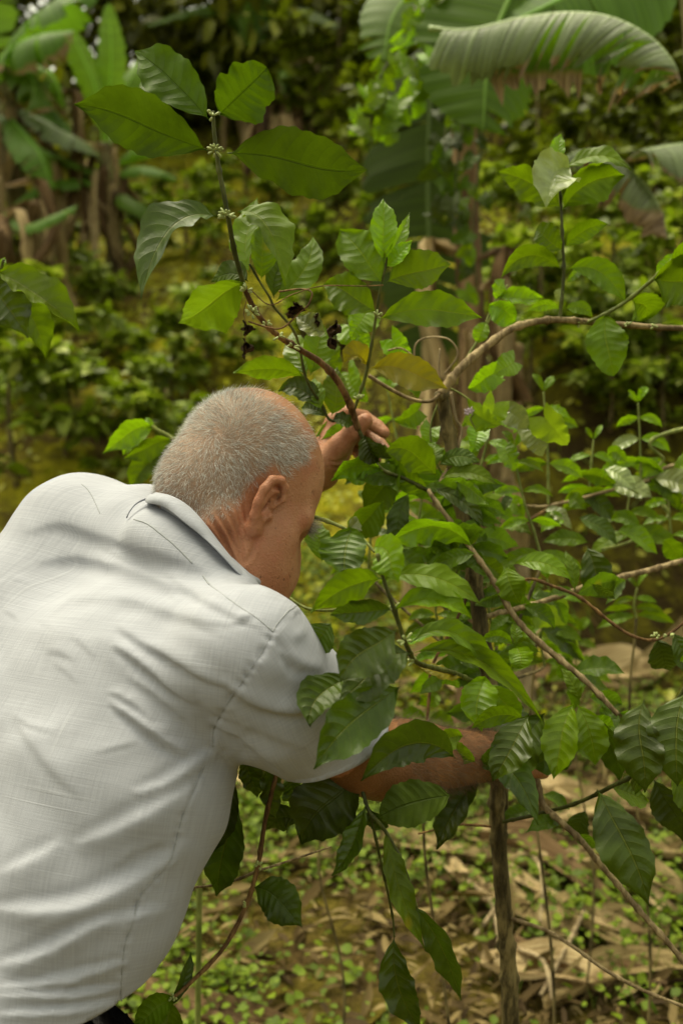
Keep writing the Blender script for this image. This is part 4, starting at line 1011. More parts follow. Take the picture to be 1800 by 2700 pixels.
L(B, 1108, 1768, 996, 1950, 88, 1.30, -.02, 1046, 1860, kind='dark', roll=32, fold=.3)
L(B, 850, 1790, 950, 1850, 60, 1.18, .03, kind='dark', roll=-25)
L(BR['hang'], 905, 2150, 968, 2370, 82, 1.15, .0, 922, 2262, kind='dark', roll=12, wave=.2)
L(B, 1092, 1750, 1010, 1700, 50, 1.24, -.02, kind='mid', roll=-20)
L(B, 1096, 1752, 1150, 1700, 46, 1.27, -.02, 1128, 1742, kind='dark', roll=24)
L(B, 1062, 1690, 976, 1742, 52, 1.17, -.03, 1020, 1700, kind='mid', roll=-16)
L(BR['green'], 1214, 1640, 1128, 1796, 92, 1.27, -.03, 1160, 1714, kind='dark', roll=16)
L(BR['green'], 1205, 1655, 1082, 1676, 50, 1.28, -.02, 1140, 1646, kind='mid', roll=-24)
B = BR['cross']
L(B, 1478, 1606, 1478, 1826, 112, 1.285, -.03, 1466, 1712, kind='dark', roll=10, fold=.15, wave=.1)
L(B, 1572, 1588, 1552, 1810, 118, 1.27, -.03, 1552, 1696, kind='dark', roll=12, fold=.15)
L(B, 1370, 1812, 1492, 2086, 118, 1.32, -.05, 1440, 1932, kind='dark', roll=-8, fold=.15, wave=.12)
L(B, 1500, 1790, 1566, 1936, 84, 1.30, .0, 1540, 1860, kind='shade', roll=16)
L(B, 1540, 1780, 1620, 1880, 80, 1.28, .0, kind='mid', roll=-10)
L(B, 1470, 1700, 1462, 1830, 80, 1.31, .02, kind='dark', roll=-40)
L(B, 1400, 1806, 1490, 1840, 60, 1.33, .04, kind='mid', roll=-35)
L(BR['bristly'], 1508, 1468, 1540, 1550, 76, 1.42, .03, kind='shade', roll=10); L(BR['bristly'], 1545, 1452, 1600, 1560, 60, 1.40, .0, kind='dark', roll=-15)
L(BR['bristly'], 1560, 1520, 1600, 1500, 24, 1.38, .0, kind='young')
for x in (1505, 1535): buds(BR['bristly'], x, 1462, 1.39, 10, .006, .005, x)
B = BR['pale2']
L(B, 1346, 1254, 1412, 1380, 80, 1.50, -.02, 1372, 1320, kind='dark', roll=12, fold=.15, wave=.12)
L(B, 1320, 1358, 1300, 1262, 34, 1.52, .02, kind='mid', roll=30)
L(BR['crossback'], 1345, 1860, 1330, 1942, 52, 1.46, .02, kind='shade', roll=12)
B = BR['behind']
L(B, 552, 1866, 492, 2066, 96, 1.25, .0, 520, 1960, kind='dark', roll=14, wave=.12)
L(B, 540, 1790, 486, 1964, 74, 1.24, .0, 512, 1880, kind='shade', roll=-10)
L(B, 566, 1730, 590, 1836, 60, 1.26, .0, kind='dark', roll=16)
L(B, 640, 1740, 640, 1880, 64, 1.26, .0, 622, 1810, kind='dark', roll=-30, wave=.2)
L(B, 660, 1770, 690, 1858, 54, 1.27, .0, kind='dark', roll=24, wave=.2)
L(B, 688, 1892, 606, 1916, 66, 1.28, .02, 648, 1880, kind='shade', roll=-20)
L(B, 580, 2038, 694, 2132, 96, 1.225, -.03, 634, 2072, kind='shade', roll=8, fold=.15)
L(B, 392, 2312, 440, 2184, 32, 1.175, .02, 424, 2250, kind='shade', roll=30)
L(B, 400, 2296, 306, 2366, 66, 1.17, -.03, 350, 2322, kind='mid', roll=-6)
L(B, 396, 2300, 372, 2420, 70, 1.17, -.02, kind='mid', roll=10)
for x, y in ((594, 1990), (566, 2078), (516, 2172), (398, 2292)): buds(B, x, y, 1.215 if y < 2200 else 1.165, 6, .004, .005, x)

# twig in his grip and the leaf bundle under his fingers
branch('grip', [(822, 985, 1.405), (835, 1012, 1.41), (850, 1045, 1.42), (880, 1080, 1.42), (930, 1100, 1.425), (985, 1128, 1.43)], [3.4, 3.0, 2.6, 2.6, 2.8], 'dgreen')
B = BR['grip']
L(B, 838, 1000, 872, 1062, 54, 1.40, .0, 846, 1036, kind='shade', roll=20, fold=.6)
L(B, 845, 1005, 900, 1050, 46, 1.405, .0, 862, 1042, kind='shade', roll=-30, fold=.6)
L(B, 812, 978, 762, 964, 40, 1.395, -.01, 788, 962, kind='shade', roll=30, fold=.5)
L(B, 880, 1080, 762, 1106, 56, 1.42, .0, 820, 1068, kind='young', roll=-28)
L(B, 935, 1105, 832, 1172, 92, 1.45, .02, 880, 1120, kind='mid', roll=-10)
L(B, 940, 1130, 918, 1262, 56, 1.44, -.01, 914, 1200, kind='shade', roll=14)
L(B, 866, 1076, 790, 1100, 50, 1.43, .03, kind='young', roll=10)
branch('brow', [(860, 1268, 1.25), (830, 1235, 1.26), (800, 1218, 1.27), (760, 1200, 1.28), (708, 1183, 1.29)], [1.8, 2.2, 2.4, 2.6], 'lime', parent=tree)
L(BR['brow'], 800, 1216, 828, 1190, 40, 1.28, .02, kind='gloss', roll=20)
L(BR['brow'], 740, 1290, 742, 1200, 70, 1.35, .02, kind='mid', roll=12)
L(BR['brow'], 880, 1150, 806, 1240, 80, 1.40, .02, kind='mid', roll=-20)
L(BR['brow'], 590, 1330, 650, 1345, 70, 1.38, .02, 624, 1312, kind='dark', roll=-10)
branch('chin', [(905, 1400, 1.205), (830, 1395, 1.27), (740, 1402, 1.33), (690, 1390, 1.36), (630, 1345, 1.40)], [1.6, 1.8, 1.8], 'lime')

# smaller leaves filling the tangle round the upper trunk: too many to tell apart
def fill_leaves():
    mbs = {}; r_ = np.random.default_rng(55)
    lines = [([(1030, 1075), (1090, 1272), (1200, 1440), (1360, 1580)], 1.44, 22), ([(1040, 1050), (1062, 1180), (1090, 1330), (1130, 1560)], 1.50, 30), ([(1100, 1420), (1270, 1374), (1430, 1324)], 1.54, 9), ([(990, 1530), (1090, 1560), (1140, 1640)], 1.46, 9), ([(820, 985), (860, 1060), (985, 1128)], 1.48, 8), ([(870, 1290), (960, 1240), (1040, 1200)], 1.42, 8), ([(1143, 1740), (1250, 1850), (1330, 1930)], 1.44, 5), ([(1350, 1580), (1480, 1690)], 1.40, 5)]
    V_, F_, U_, n = [], [], [], 0
    for ln, d, k in lines:
        c = spline(ln, 40)
        for i in range(k):
            p = c[r_.integers(0, 40)] + r_.normal(size=2) * 12; a = r_.uniform(-0.6, 3.7); s = r_.uniform(62, 128); q = p + np.array([math.cos(a), abs(math.sin(a)) * .8 - .12]) * s
            if q[0] < 900 and q[1] > 1280: continue
            dd = d + r_.normal() * .04
            V, F, U = leaf_arrays(at(*p, dd), at(*((p + q) / 2 + [0, -s * .12]), dd - .012), at(*q, dd + r_.normal() * .03), s * r_.uniform(.34, .5) * mpp(dd), r_.uniform(-45, 45), .25, .12, 'coffee', 3000 + n, nu=24, nv=5)
            V_.append(V); F_.append(F + n); U_.append(U); n += len(V)
    return np.vstack(V_), np.vstack(F_), np.vstack(U_)
_V, _F, _U = fill_leaves()
tag(mesh_obj("foliage", _V, _F, leaf_mat('leaf_tangle', (0.080, 0.155, 0.003), (0.15, 0.22, 0.008), 0.42, 0.38, spots=0.05, spec=0.35, bumps=0.6), tree, uv=_U), kind='stuff')

# ------------------------------------------------------------------ leaves of a neighbouring coffee tree reaching in at the edge
nb_base = np.array([-0.95, 1.55, 0.0])
nb = empty("coffee_tree", nb_base, "young coffee tree whose leafy branch tip reaches in at the edge, high above his shoulder", "tree")
tube("trunk", [nb_base + np.array([0, 0, -0.1]), nb_base + np.array([0.02, 0.02, 0.9]), nb_base + np.array([0.0, 0.0, 1.9]), nb_base + np.array([0.02, 0.0, 2.5])], [0.02, 0.016, 0.011, 0.006], BM['trunk'], nb, n=40, nodes=0.08)
b_ = tube("branch", [nb_base + np.array([0.0, 0.0, 1.88]), at(-220, 560, 1.5), at(-90, 600, 1.47), at(-10, 625, 1.45), at(10, 596, 1.44)], [0.004, 0.003, 0.002], BM['dgreen'], nb, n=30)
L(b_, -8, 622, 184, 760, 92, 1.44, -.03, 96, 668, kind='mid', roll=-34, fold=.3, wave=.2)
L(b_, -40, 640, 58, 775, 110, 1.45, -.02, 24, 690, kind='dark', roll=26, wave=.16)
L(b_, -20, 680, 108, 824, 78, 1.47, .02, 66, 735, kind='mid', roll=-20)
L(b_, -4, 618, 12, 590, 16, 1.45, .0, kind='young'); L(b_, -60, 640, -160, 760, 90, 1.46, .0, kind='mid', roll=10)

# a seedling standing behind his shoulder
sd_base = at(372, 1130, 1.75); sd_base = np.array([sd_base[0] + 0.04, sd_base[1], 0.05])
sdl = empty("coffee_seedling", sd_base, "bright young coffee seedling with drooping leaves behind the man's neck", "seedling")
st_ = tube("stem", [sd_base - np.array([0, 0, .1]), sd_base + np.array([0.02, 0, 0.7]), at(455, 1060, 1.75), at(400, 1010, 1.74), at(358, 985, 1.73), at(338, 966, 1.73)], [0.006, 0.005, 0.0035, 0.0026], BM['lime'], sdl, n=40)
L(st_, 352, 982, 238, 1044, 62, 1.73, -.03, 294, 990, kind='young', roll=-22); L(st_, 352, 984, 282, 1046, 40, 1.74, .02, 312, 1015, kind='young', roll=20)
L(st_, 400, 1012, 284, 1056, 60, 1.74, -.02, 340, 1022, kind='mid', roll=-30); L(st_, 396, 1020, 300, 1130, 62, 1.76, .0, 340, 1064, kind='mid', roll=16)
L(st_, 352, 980, 334, 958, 14, 1.73, .0, kind='young'); L(st_, 394, 1012, 330, 1078, 50, 1.75, .03, kind='dark', roll=-10)

# ------------------------------------------------------------------ withered scraps caught on a dead tendril
vine_o = at(640, 700, 1.24)
dt = empty("dead_tendril", vine_o, "thin dry tendril hung with shrivelled brown leaf scraps below the tall stem", "tendril")
tube("stem", [at(640, 670, 1.26), at(690, 664, 1.26), at(716, 672, 1.25), at(708, 700, 1.25), at(690, 716, 1.25), at(650, 752, 1.24), at(615, 752, 1.24), at(570, 738, 1.235)], [0.0011], BM['brown'], dt, n=60, sides=6)
tube("stem", [at(575, 665, 1.24), at(620, 700, 1.24), at(672, 676, 1.25), at(740, 657, 1.27), at(830, 657, 1.33), at(880, 655, 1.34)], [0.0007], BM['brown'], dt, n=60, sides=6)
tube("stem", [at(566, 690, 1.23), at(560, 720, 1.225), at(566, 745, 1.22), at(563, 780, 1.22), at(565, 810, 1.22)], [0.0006], BM['brown'], dt, n=30, sides=6)
def scrap(x, y, w, h, d, seed, mat=DRYDK):
    r_ = np.random.default_rng(seed); n = 16; c = at(x, y, d); G = []
    for i in range(n):
        for j in range(n):
            u, v = i / (n - 1) * 2 - 1, j / (n - 1) * 2 - 1
            ww = (1 - abs(v)**1.6) * (0.55 + 0.45 * math.sin(5 * v + seed))
            p = c + RX * (u * w * ww * 0.5 + 0.15 * w * math.sin(3 * v + seed)) * mpp(d) - UP * v * h * 0.5 * mpp(d) + FW * mpp(d) * w * (0.42 * math.sin(5.5 * u + 3 * v + seed) + 0.2 * math.sin(11 * v + 7 * u))
            G.append(p + r_.normal(size=3) * w * 0.035 * mpp(d))
    i, j = np.meshgrid(np.arange(n - 1), np.arange(n - 1), indexing='ij'); a = (i * n + j).ravel(); F = np.stack([a, a + 1, a + n + 1, a + n], 1)
    t = np.linspace(0, 1, n); uv = np.stack([np.repeat(t, n), np.tile(t, n)], 1)
    o = mesh_obj("withered_leaf", np.array(G), F, mat, dt, uv=uv); return o
scrap(565, 753, 34, 34, 1.22, 1, DRYDK); scrap(564, 800, 34, 44, 1.22, 2, DRYDK); scrap(675, 714, 52, 30, 1.25, 3); scrap(765, 770, 48, 62, 1.27, 4); scrap(728, 735, 20, 30, 1.27, 5)
# ================================================================== the hillside
def sstep(x, a, b):
    t = np.clip((x - a) / (b - a), 0, 1); return t * t * (3 - 2 * t)
def ground_z(x, y):
    x, y = np.asarray(x, float), np.asarray(y, float)
    z = 0.19 * np.maximum(0, y - 1.5)
    z = np.where(y > 4.4, 0.551 + 0.62 * (y - 4.4), z)
    z = np.where(y > 15.0, 7.123 + 0.10 * (y - 15.0), z)
    bank = sstep(x + 0.20 * (y - 4.4), 0.45, 1.25)
    z = z + bank * (1.15 * sstep(y, 4.2, 5.1) - 0.35 * sstep(y, 5.1, 8.0))
    z = z + 0.05 * np.sin(x * 2.1 + 1.3 * np.sin(y * 1.1)) * np.cos(y * 1.7 + 0.6) * sstep(y, 0.5, 3.0) + 0.09 * np.sin(x * 0.9 + 2) * np.sin(y * 0.8) * sstep(y, 3.5, 6.0)
    z = z + sstep(y, 2.0, 4.0) * (0.03 * np.sin(x * 6.3 + y * 2.0) * np.sin(y * 5.2 - x) + 0.016 * np.sin(x * 14.0 - y * 6) * np.sin(y * 12.3 + x * 5))
    return z
def hit(x, y, lo=1.6, hi=20.0):
    """where the sight line through a sketch position meets the ground"""
    dirv = at(x, y, 1.0) - CAM
    t = np.linspace(lo, hi, 1500); P = CAM + dirv * t[:, None]
    below = np.nonzero(P[:, 2] < ground_z(P[:, 0], P[:, 1]))[0]
    return (P[below[0]], t[below[0]]) if len(below) else (P[-1], hi)

def soil_mat():
    m = NT("hillside_soil"); g = m.n('NewGeometry').outputs['Position']; tc = g
    n1 = m.noise(tc, 1.3, 4); n2 = m.noise(tc, 7.0, 6, 0.65); n3 = m.noise(tc, 34.0, 5, 0.7); n4 = m.noise(tc, 2.6, 3)
    soil = m.mix(m.ramp(n3, 0.3, 0.7), (0.045, 0.027, 0.008), (0.13, 0.088, 0.028))
    moss = m.mix(m.ramp(n2, 0.3, 0.7), (0.17, 0.16, 0.006), (0.36, 0.325, 0.014))
    col = m.mix(m.ramp(m.math('ADD', m.math('MULTIPLY', n1, 0.6), m.math('MULTIPLY', n2, 0.5)), 0.44, 0.62), soil, moss)
    col = m.mix(m.math('MULTIPLY', m.ramp(n4, 0.56, 0.68), 0.55), col, (0.03, 0.018, 0.007))
    ps = m.n('SeparateXYZ'); m.set(ps.inputs[0], g)
    flat = m.math('MULTIPLY', m.ramp(ps.outputs[1], 4.3, 3.6), 0.75)          # trodden, litter-covered flat: bare brown soil
    col = m.mix(flat, col, m.mix(m.ramp(n3, 0.3, 0.7), (0.040, 0.025, 0.008), (0.135, 0.088, 0.030)))
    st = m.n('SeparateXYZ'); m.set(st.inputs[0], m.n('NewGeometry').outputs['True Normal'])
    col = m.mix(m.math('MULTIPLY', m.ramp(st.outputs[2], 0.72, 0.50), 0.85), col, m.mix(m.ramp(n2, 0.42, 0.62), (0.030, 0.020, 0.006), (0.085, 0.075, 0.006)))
    return m.done(m.pbsdf(col, 0.95, m.bump(m.math('ADD', n3, m.math('MULTIPLY', n2, 1.5)), 0.9, 0.05), 0.1))
def terrain():
    xs = np.concatenate([np.linspace(-40, -5, 30), np.linspace(-4.9, 5.4, 190), np.linspace(5.5, 40, 30)])
    ys = np.concatenate([np.linspace(-25, 0, 20), np.linspace(0.1, 9, 190), np.linspace(9.1, 30, 60), np.linspace(32, 90, 20)])
    X, Y = np.meshgrid(xs, ys, indexing='ij'); Z = ground_z(X, Y)
    V = np.stack([X, Y, Z], -1).reshape(-1, 3); n = len(ys)
    i, j = np.meshgrid(np.arange(len(xs) - 1), np.arange(n - 1), indexing='ij'); a = (i * n + j).ravel()
    F = np.stack([a, a + n, a + n + 1, a + 1], 1)
    tag(mesh_obj("ground", V, F, soil_mat(), None, org=np.zeros(3)), "mossy brown hillside rising behind the coffee trees", kind='structure')
terrain()

# ------------------------------------------------------------------ scattered small foliage (stuff)
def leaf_cloud(P, D, N, size, aspect=0.45, fold=0.25, jitter=0.3, seed=0):
    """small 2-fold leaves: 6-vertex blades. P base, D direction, N up-normal, size length"""
    r_ = np.random.default_rng(seed); n = len(P)
    D = nrm(D + r_.normal(size=D.shape) * jitter); N = nrm(N + r_.normal(size=N.shape) * jitter); N = nrm(N - D * (N * D).sum(1, keepdims=True)); S = np.cross(D, N)
    s = np.broadcast_to(np.asarray(size, float), (n,))[:, None]; w = s * aspect * 0.5 * r_.uniform(0.75, 1.25, (n, 1))
    dr = r_.uniform(-0.05, 0.35, (n, 1))
    m1 = P + D * s * 0.32; m2 = P + D * s * 0.68 - N * s * dr * 0.15; tip = P + D * s - N * s * dr * 0.45
    V = np.stack([P, m1 + S * w + N * w * fold, m2 + S * w * 0.85 + N * w * fold, tip, m2 - S * w * 0.85 + N * w * fold, m1 - S * w + N * w * fold, m1 - N * 0, m2], 1)
    q = np.array([[0, 1, 6, 5], [6, 1, 2, 7], [5, 6, 7, 4], [7, 2, 3, 4]])
    F = (np.arange(n)[:, None, None] * 8 + q[None]).reshape(-1, 4)
    return V.reshape(-1, 3), F
def cloud_mat(name, cols, rough=0.45, trans=0.25, spec=0.25):
    m = NT(name); at_ = m.attr('tint')
    cr = m.n('ValToRGB'); m.set(cr.inputs[0], at_); e = cr.color_ramp.elements
    while len(e) < len(cols): e.new(0.5)
    for i, c in enumerate(cols): e[i].position = i / (len(cols) - 1); e[i].color = (*c, 1)
    col = cr.outputs[0]
    p = m.pbsdf(col, rough, None, spec); t = m.n('BsdfTranslucent'); m.set(t.inputs[0], m.mix(1.0, col, (1.5, 1.6, 0.7), 'MULTIPLY'))
    mx = m.n('MixShader'); mx.inputs[0].default_value = trans; m.t.links.new(p, mx.inputs[1]); m.t.links.new(t.outputs[0], mx.inputs[2])
    return m.done(mx.outputs[0])
G_COVER = cloud_mat("ground_cover_green", [(0.13, 0.14, 0.006), (0.23, 0.25, 0.009), (0.33, 0.34, 0.014), (0.42, 0.41, 0.07)], 0.5, 0.35)
G_BRIGHT = cloud_mat("weed_green", [(0.05, 0.08, 0.003), (0.095, 0.145, 0.004), (0.15, 0.21, 0.006)], 0.6)
G_COFFEE = cloud_mat("background_coffee", [(0.065, 0.09, 0.005), (0.125, 0.18, 0.008), (0.19, 0.26, 0.014), (0.33, 0.37, 0.10)], 0.48, 0.3, 0.3)  # palest tint paints silvery highlights onto some leaves
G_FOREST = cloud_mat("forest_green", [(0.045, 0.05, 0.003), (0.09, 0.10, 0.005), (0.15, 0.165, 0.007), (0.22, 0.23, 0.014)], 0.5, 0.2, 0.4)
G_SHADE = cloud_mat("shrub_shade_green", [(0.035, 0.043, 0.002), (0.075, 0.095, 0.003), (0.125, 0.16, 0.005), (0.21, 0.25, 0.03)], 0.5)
G_LITTER = cloud_mat("litter_brown", [(0.028, 0.016, 0.005), (0.060, 0.038, 0.011), (0.11, 0.075, 0.025), (0.25, 0.19, 0.08)], 0.8, 0.1, 0.2)
def cloud(name, P, D, N, size, mat, label, seed, **kw):
    V, F = leaf_cloud(P, D, N, size, seed=seed, **kw)
    t = np.repeat(np.random.default_rng(seed + 1).random(len(P)), 8)
    o = mesh_obj(name, V, F, mat, None, attrs={'tint': t}, org=np.zeros(3), smooth=False)
    return tag(o, label, kind='stuff')
def scatter(n, x0, x1, y0, y1, seed, dens=None):
    r_ = np.random.default_rng(seed); x, y = r_.uniform(x0, x1, n), r_.uniform(y0, y1, n)
    m = np.abs(x) < 0.42 * y + 0.8
    if dens is not None: m &= r_.random(n) < dens(x, y)
    return x[m], y[m], r_
def gnorm(x, y):
    e = 0.03; gx = (ground_z(x + e, y) - ground_z(x - e, y)) / (2 * e); gy = (ground_z(x, y + e) - ground_z(x, y - e)) / (2 * e)
    return nrm(np.stack([-gx, -gy, np.ones_like(gx)], 1))
patch = lambda x, y, f, s: 0.5 + 0.5 * np.sin(x * f + s + 1.4 * np.sin(y * f * 0.8 + s)) * np.cos(y * f * 1.1 + 2 * s)
# ground cover on the slope
x, y, r_ = scatter(90000, -6, 7, 3.9, 13.5, 41, lambda x, y: 0.10 + 0.75 * patch(x, y, 2.3, 1.0)**1.6)
n_ = gnorm(x, y); a = r_.uniform(0, 6.283, len(x)); D = np.stack([np.cos(a), np.sin(a), r_.uniform(0.1, 1.0, len(x))], 1)
P = np.stack([x, y, ground_z(x, y) + r_.uniform(0, 0.07, len(x))], 1)
cloud("ground_cover", P, D, n_, r_.uniform(0.03, 0.085, len(x)), G_COVER, "low mossy ground cover over the slope", 5)
# bright small weeds on the flat by the trunk
x, y, r_ = scatter(26000, -2.4, 2.6, 1.9, 5.2, 42, lambda x, y: np.clip(patch(x, y, 3.1, 0.4)**1.45 * 1.1, 0, 1) * ((y < 4.3) | (x < .3)))
k = np.repeat(np.arange(len(x)), 5); jx = r_.normal(size=(len(k), 2)) * 0.022; x2, y2 = x[k] + jx[:, 0], y[k] + jx[:, 1]
a = r_.uniform(0, 6.283, len(k)); D = np.stack([np.cos(a), np.sin(a), r_.uniform(0.0, 0.5, len(k))], 1)
P = np.stack([x2, y2, ground_z(x2, y2) + r_.uniform(0.005, 0.085, len(k))], 1)
cloud("weeds", P, D, np.tile([0, -0.3, 1.0], (len(k), 1)), r_.uniform(0.012, 0.034, len(k)), G_BRIGHT, "small bright green weeds growing through the leaf litter", 6, aspect=0.75)
# brown litter
x, y, r_ = scatter(52000, -2.6, 3.2, 1.8, 5.0, 43, lambda x, y: (0.45 + 0.4 * (x > 0.1)) * ((y < 4.25) | (x < .2)))
a = r_.uniform(0, 6.283, len(x)) * 0.45 + 5.3; D = np.stack([np.cos(a), np.sin(a) * 0.8, r_.uniform(-0.05, 0.25, len(x))], 1)
P = np.stack([x, y, ground_z(x, y) + r_.uniform(0.0, 0.05, len(x))], 1)
cloud("leaf_litter", P, D, gnorm(x, y), r_.gamma(1.6, 0.020, len(x)) + 0.015, G_LITTER, "brown leaf litter and twigs covering the ground", 7, aspect=0.22, jitter=0.35, fold=0.6)
# grass wisps
x, y, r_ = scatter(2600, -2.4, 2.8, 1.9, 5.0, 44, lambda x, y: patch(x, y, 2.2, 2.2)**2)
a = r_.uniform(0, 6.283, len(x)); D = np.stack([np.cos(a) * .6, np.sin(a) * .6, np.ones(len(x))], 1)
cloud("grass", np.stack([x, y, ground_z(x, y)], 1), D, np.stack([np.cos(a + 1.5), np.sin(a + 1.5), 0 * a], 1), r_.uniform(0.08, 0.24, len(x)), cloud_mat("grass_dry_green", [(0.16, 0.10, 0.04), (0.12, 0.14, 0.02), (0.07, 0.14, 0.01)], 0.6), "thin grass blades and dry stalks among the litter", 8, aspect=0.05)

# far dense growth behind and above: trunks are things of their own, the mass is stuff
def forest():
    r_ = np.random.default_rng(77); Ps, Ds, Ss = [], [], []
    for c in range(340):
        cx, cy = r_.uniform(-9, 9), r_.uniform(10.5, 17)
        cz = ground_z(cx, cy) + r_.uniform(0.2, 5.6); R_ = r_.uniform(0.5, 1.3); n = int(300 * R_**1.5)
        v = nrm(r_.normal(size=(n, 3))) * (r_.random((n, 1))**0.45) * R_ * np.array([1, 1, 0.8])
        Ps.append(np.array([cx, cy, cz]) + v); Ds.append(v + np.array([0, 0, -0.35])); Ss.append(r_.uniform(0.10, 0.30, n))
    for c in range(16):                                   # unseen canopy, added overhead to shade the upper slope
        cx, cy = r_.uniform(-7, 8), r_.uniform(12, 16); cz = max(7.6, CAMZ + cy * 0.60) + r_.uniform(0, 2.2); n = 260
        v = nrm(r_.normal(size=(n, 3))) * (r_.random((n, 1))**0.5) * np.array([1.4, 1.4, 0.45])
        Ps.append(np.array([cx, cy, cz]) + v); Ds.append(v + np.array([0, 0, -0.5])); Ss.append(r_.uniform(0.2, 0.5, n))
    P, D, S = np.vstack(Ps), np.vstack(Ds), np.concatenate(Ss)
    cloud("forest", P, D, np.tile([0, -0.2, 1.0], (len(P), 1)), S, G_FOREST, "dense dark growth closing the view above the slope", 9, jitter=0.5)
forest()

# ------------------------------------------------------------------ coffee bushes on the slope
def bush(name, x, y, h, w, n, seed, label, cat, group, mat=G_COFFEE, ls=(0.07, 0.13), sunk=0.02):
    r_ = np.random.default_rng(seed); base = np.array([x, y, float(ground_z(x, y)) - sunk])
    t = empty(name, base, label, cat, group)
    mb = MB(); Ps, Ds = [], []
    for k in range(int(4 + h * 7)):
        a = r_.uniform(0, 6.283); z0 = r_.uniform(0.05, 0.85) * h; out = w * r_.uniform(0.35, 0.62) * (1.15 - 0.6 * z0 / h)
        p0 = base + np.array([0, 0, z0]); p2 = p0 + np.array([math.cos(a) * out, math.sin(a) * out, r_.uniform(0.0, 0.3) * h]); p1 = (p0 + p2) / 2 + np.array([0, 0, 0.06])
        c = spline([p0, p1, p2], 8); V, F, U = tube_arrays(c, 0.004, 5); mb.add(V, F, U)
        m = n // int(4 + h * 7); tt = r_.uniform(0.15, 1, m)
        q = np.stack([np.interp(tt, np.linspace(0, 1, 8), c[:, i]) for i in range(3)], 1)
        a2 = r_.uniform(0, 6.283, m); Ps.append(q + r_.normal(size=q.shape) * 0.015); Ds.append(np.stack([np.cos(a2), np.sin(a2), r_.uniform(-0.7, 0.35, m)], 1) + (p2 - p0) * 0.6)
    V, F, U = tube_arrays(spline([base, base + np.array([0.03, 0.02, h * 0.5]), base + np.array([0, 0, h])], 10), np.linspace(0.018, 0.006, 10), 8, bumps=0.05); mb.add(V, F, U)
    mb.build("stem", BM['trunk'], t)
    P, D = np.vstack(Ps), np.vstack(Ds)
    V, F = leaf_cloud(P, D, np.tile([0, -0.25, 1.0], (len(P), 1)), r_.uniform(*ls, len(P)), aspect=0.42, seed=seed + 2, jitter=0.35)
    mesh_obj("foliage", V, F, mat, t, attrs={'tint': np.repeat(r_.random(len(P))**1.2, 8)}, smooth=False)
    return t
def copy_thing(t, x, y, s, rot, group=None, label=None, sunk=0.02):
    loc = np.array([x, y, float(ground_z(x, y)) - sunk]); c = t.copy(); C.objects.link(c); c.location = loc; c.rotation_euler = (0, 0, rot); c.scale = (s, s, s * rng.uniform(0.85, 1.15))
    if label: c['label'] = label
    for ch in t.children:
        d = ch.copy(); C.objects.link(d); d.parent = c
        for g in ch.children: e = g.copy(); C.objects.link(e); e.parent = d
    return c
SL_LAB = "blurred coffee bush growing on the mossy slope behind the man"
spots = [(60, 640, .65), (140, 600, .7), (215, 690, .55), (30, 860, .6), (95, 905, .75), (330, 850, .5), (400, 900, .5), (470, 810, .55), (300, 980, .5), (385, 1080, .55), (640, 560, .5), (700, 600, .6), (330, 560, .5), (430, 560, .55), (480, 690, .45), (250, 800, .45), (150, 1010, .6), (40, 1080, .7), (560, 820, .4), (700, 760, .5), (860, 620, .5), (470, 470, .55), (350, 470, .55), (240, 470, .6), (740, 470, .55), (840, 500, .55), (640, 440, .5)]
protos = []
for i, (sx, sy, hgt) in enumerate(spots):
    p, t_ = hit(sx, sy + 40)
    if i < 4: protos.append(bush("coffee_bush", p[0], p[1], hgt, hgt * 1.25, int(260 + 380 * hgt), 200 + i, SL_LAB, "bush", "coffee bushes on the slope"))
    else: copy_thing(protos[i % 4], p[0], p[1], hgt / 0.6, rng.uniform(0, 6.28))
BK_LAB = "dim coffee bush clinging to the steep earth bank under the forest"
bp = []
bspots = [(1300, 640, .6), (1400, 600, .65), (1480, 660, .6), (1250, 740, .55), (1340, 800, .55), (1440, 840, .5), (1520, 860, .55), (1180, 560, .6), (1560, 560, .6), (1220, 860, .45), (1400, 940, .4), (1530, 980, .45), (1150, 690, .5)]
for i, (sx, sy, hgt) in enumerate(bspots):
    p, t_ = hit(sx, sy + 45)
    if i < 2: bp.append(bush("coffee_bush", p[0], p[1], hgt, hgt * 1.3, int(200 + 360 * hgt), 300 + i, BK_LAB, "bush", "bushes on the earth bank"))
    else: copy_thing(bp[i % 2], p[0], p[1], hgt / 0.6, rng.uniform(0, 6.28))

DK_LAB = "tall dark shrub in the shade where the slope meets the forest"
dp = []
for i, (sx, sy, hgt) in enumerate([(1180, 330, 1.1), (1290, 330, 1.2), (1400, 390, 1.1), (1500, 470, 1.0), (1230, 480, .9), (1340, 500, .9), (1580, 380, 1.1), (1120, 430, 1.0), (900, 330, 1.1), (780, 330, 1.2), (700, 280, 1.2), (500, 330, 1.0), (420, 300, 1.1), (340, 330, .9), (960, 420, .9), (1460, 300, 1.3), (1560, 270, 1.3), (1250, 240, 1.3), (850, 440, .8), (600, 300, 1.1)]):
    p, t_ = hit(sx, sy)
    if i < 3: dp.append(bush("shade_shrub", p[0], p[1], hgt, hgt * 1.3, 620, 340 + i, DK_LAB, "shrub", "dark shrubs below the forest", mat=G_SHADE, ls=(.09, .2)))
    else: copy_thing(dp[i % 3], p[0], p[1], hgt / 1.1, rng.uniform(0, 6.28))

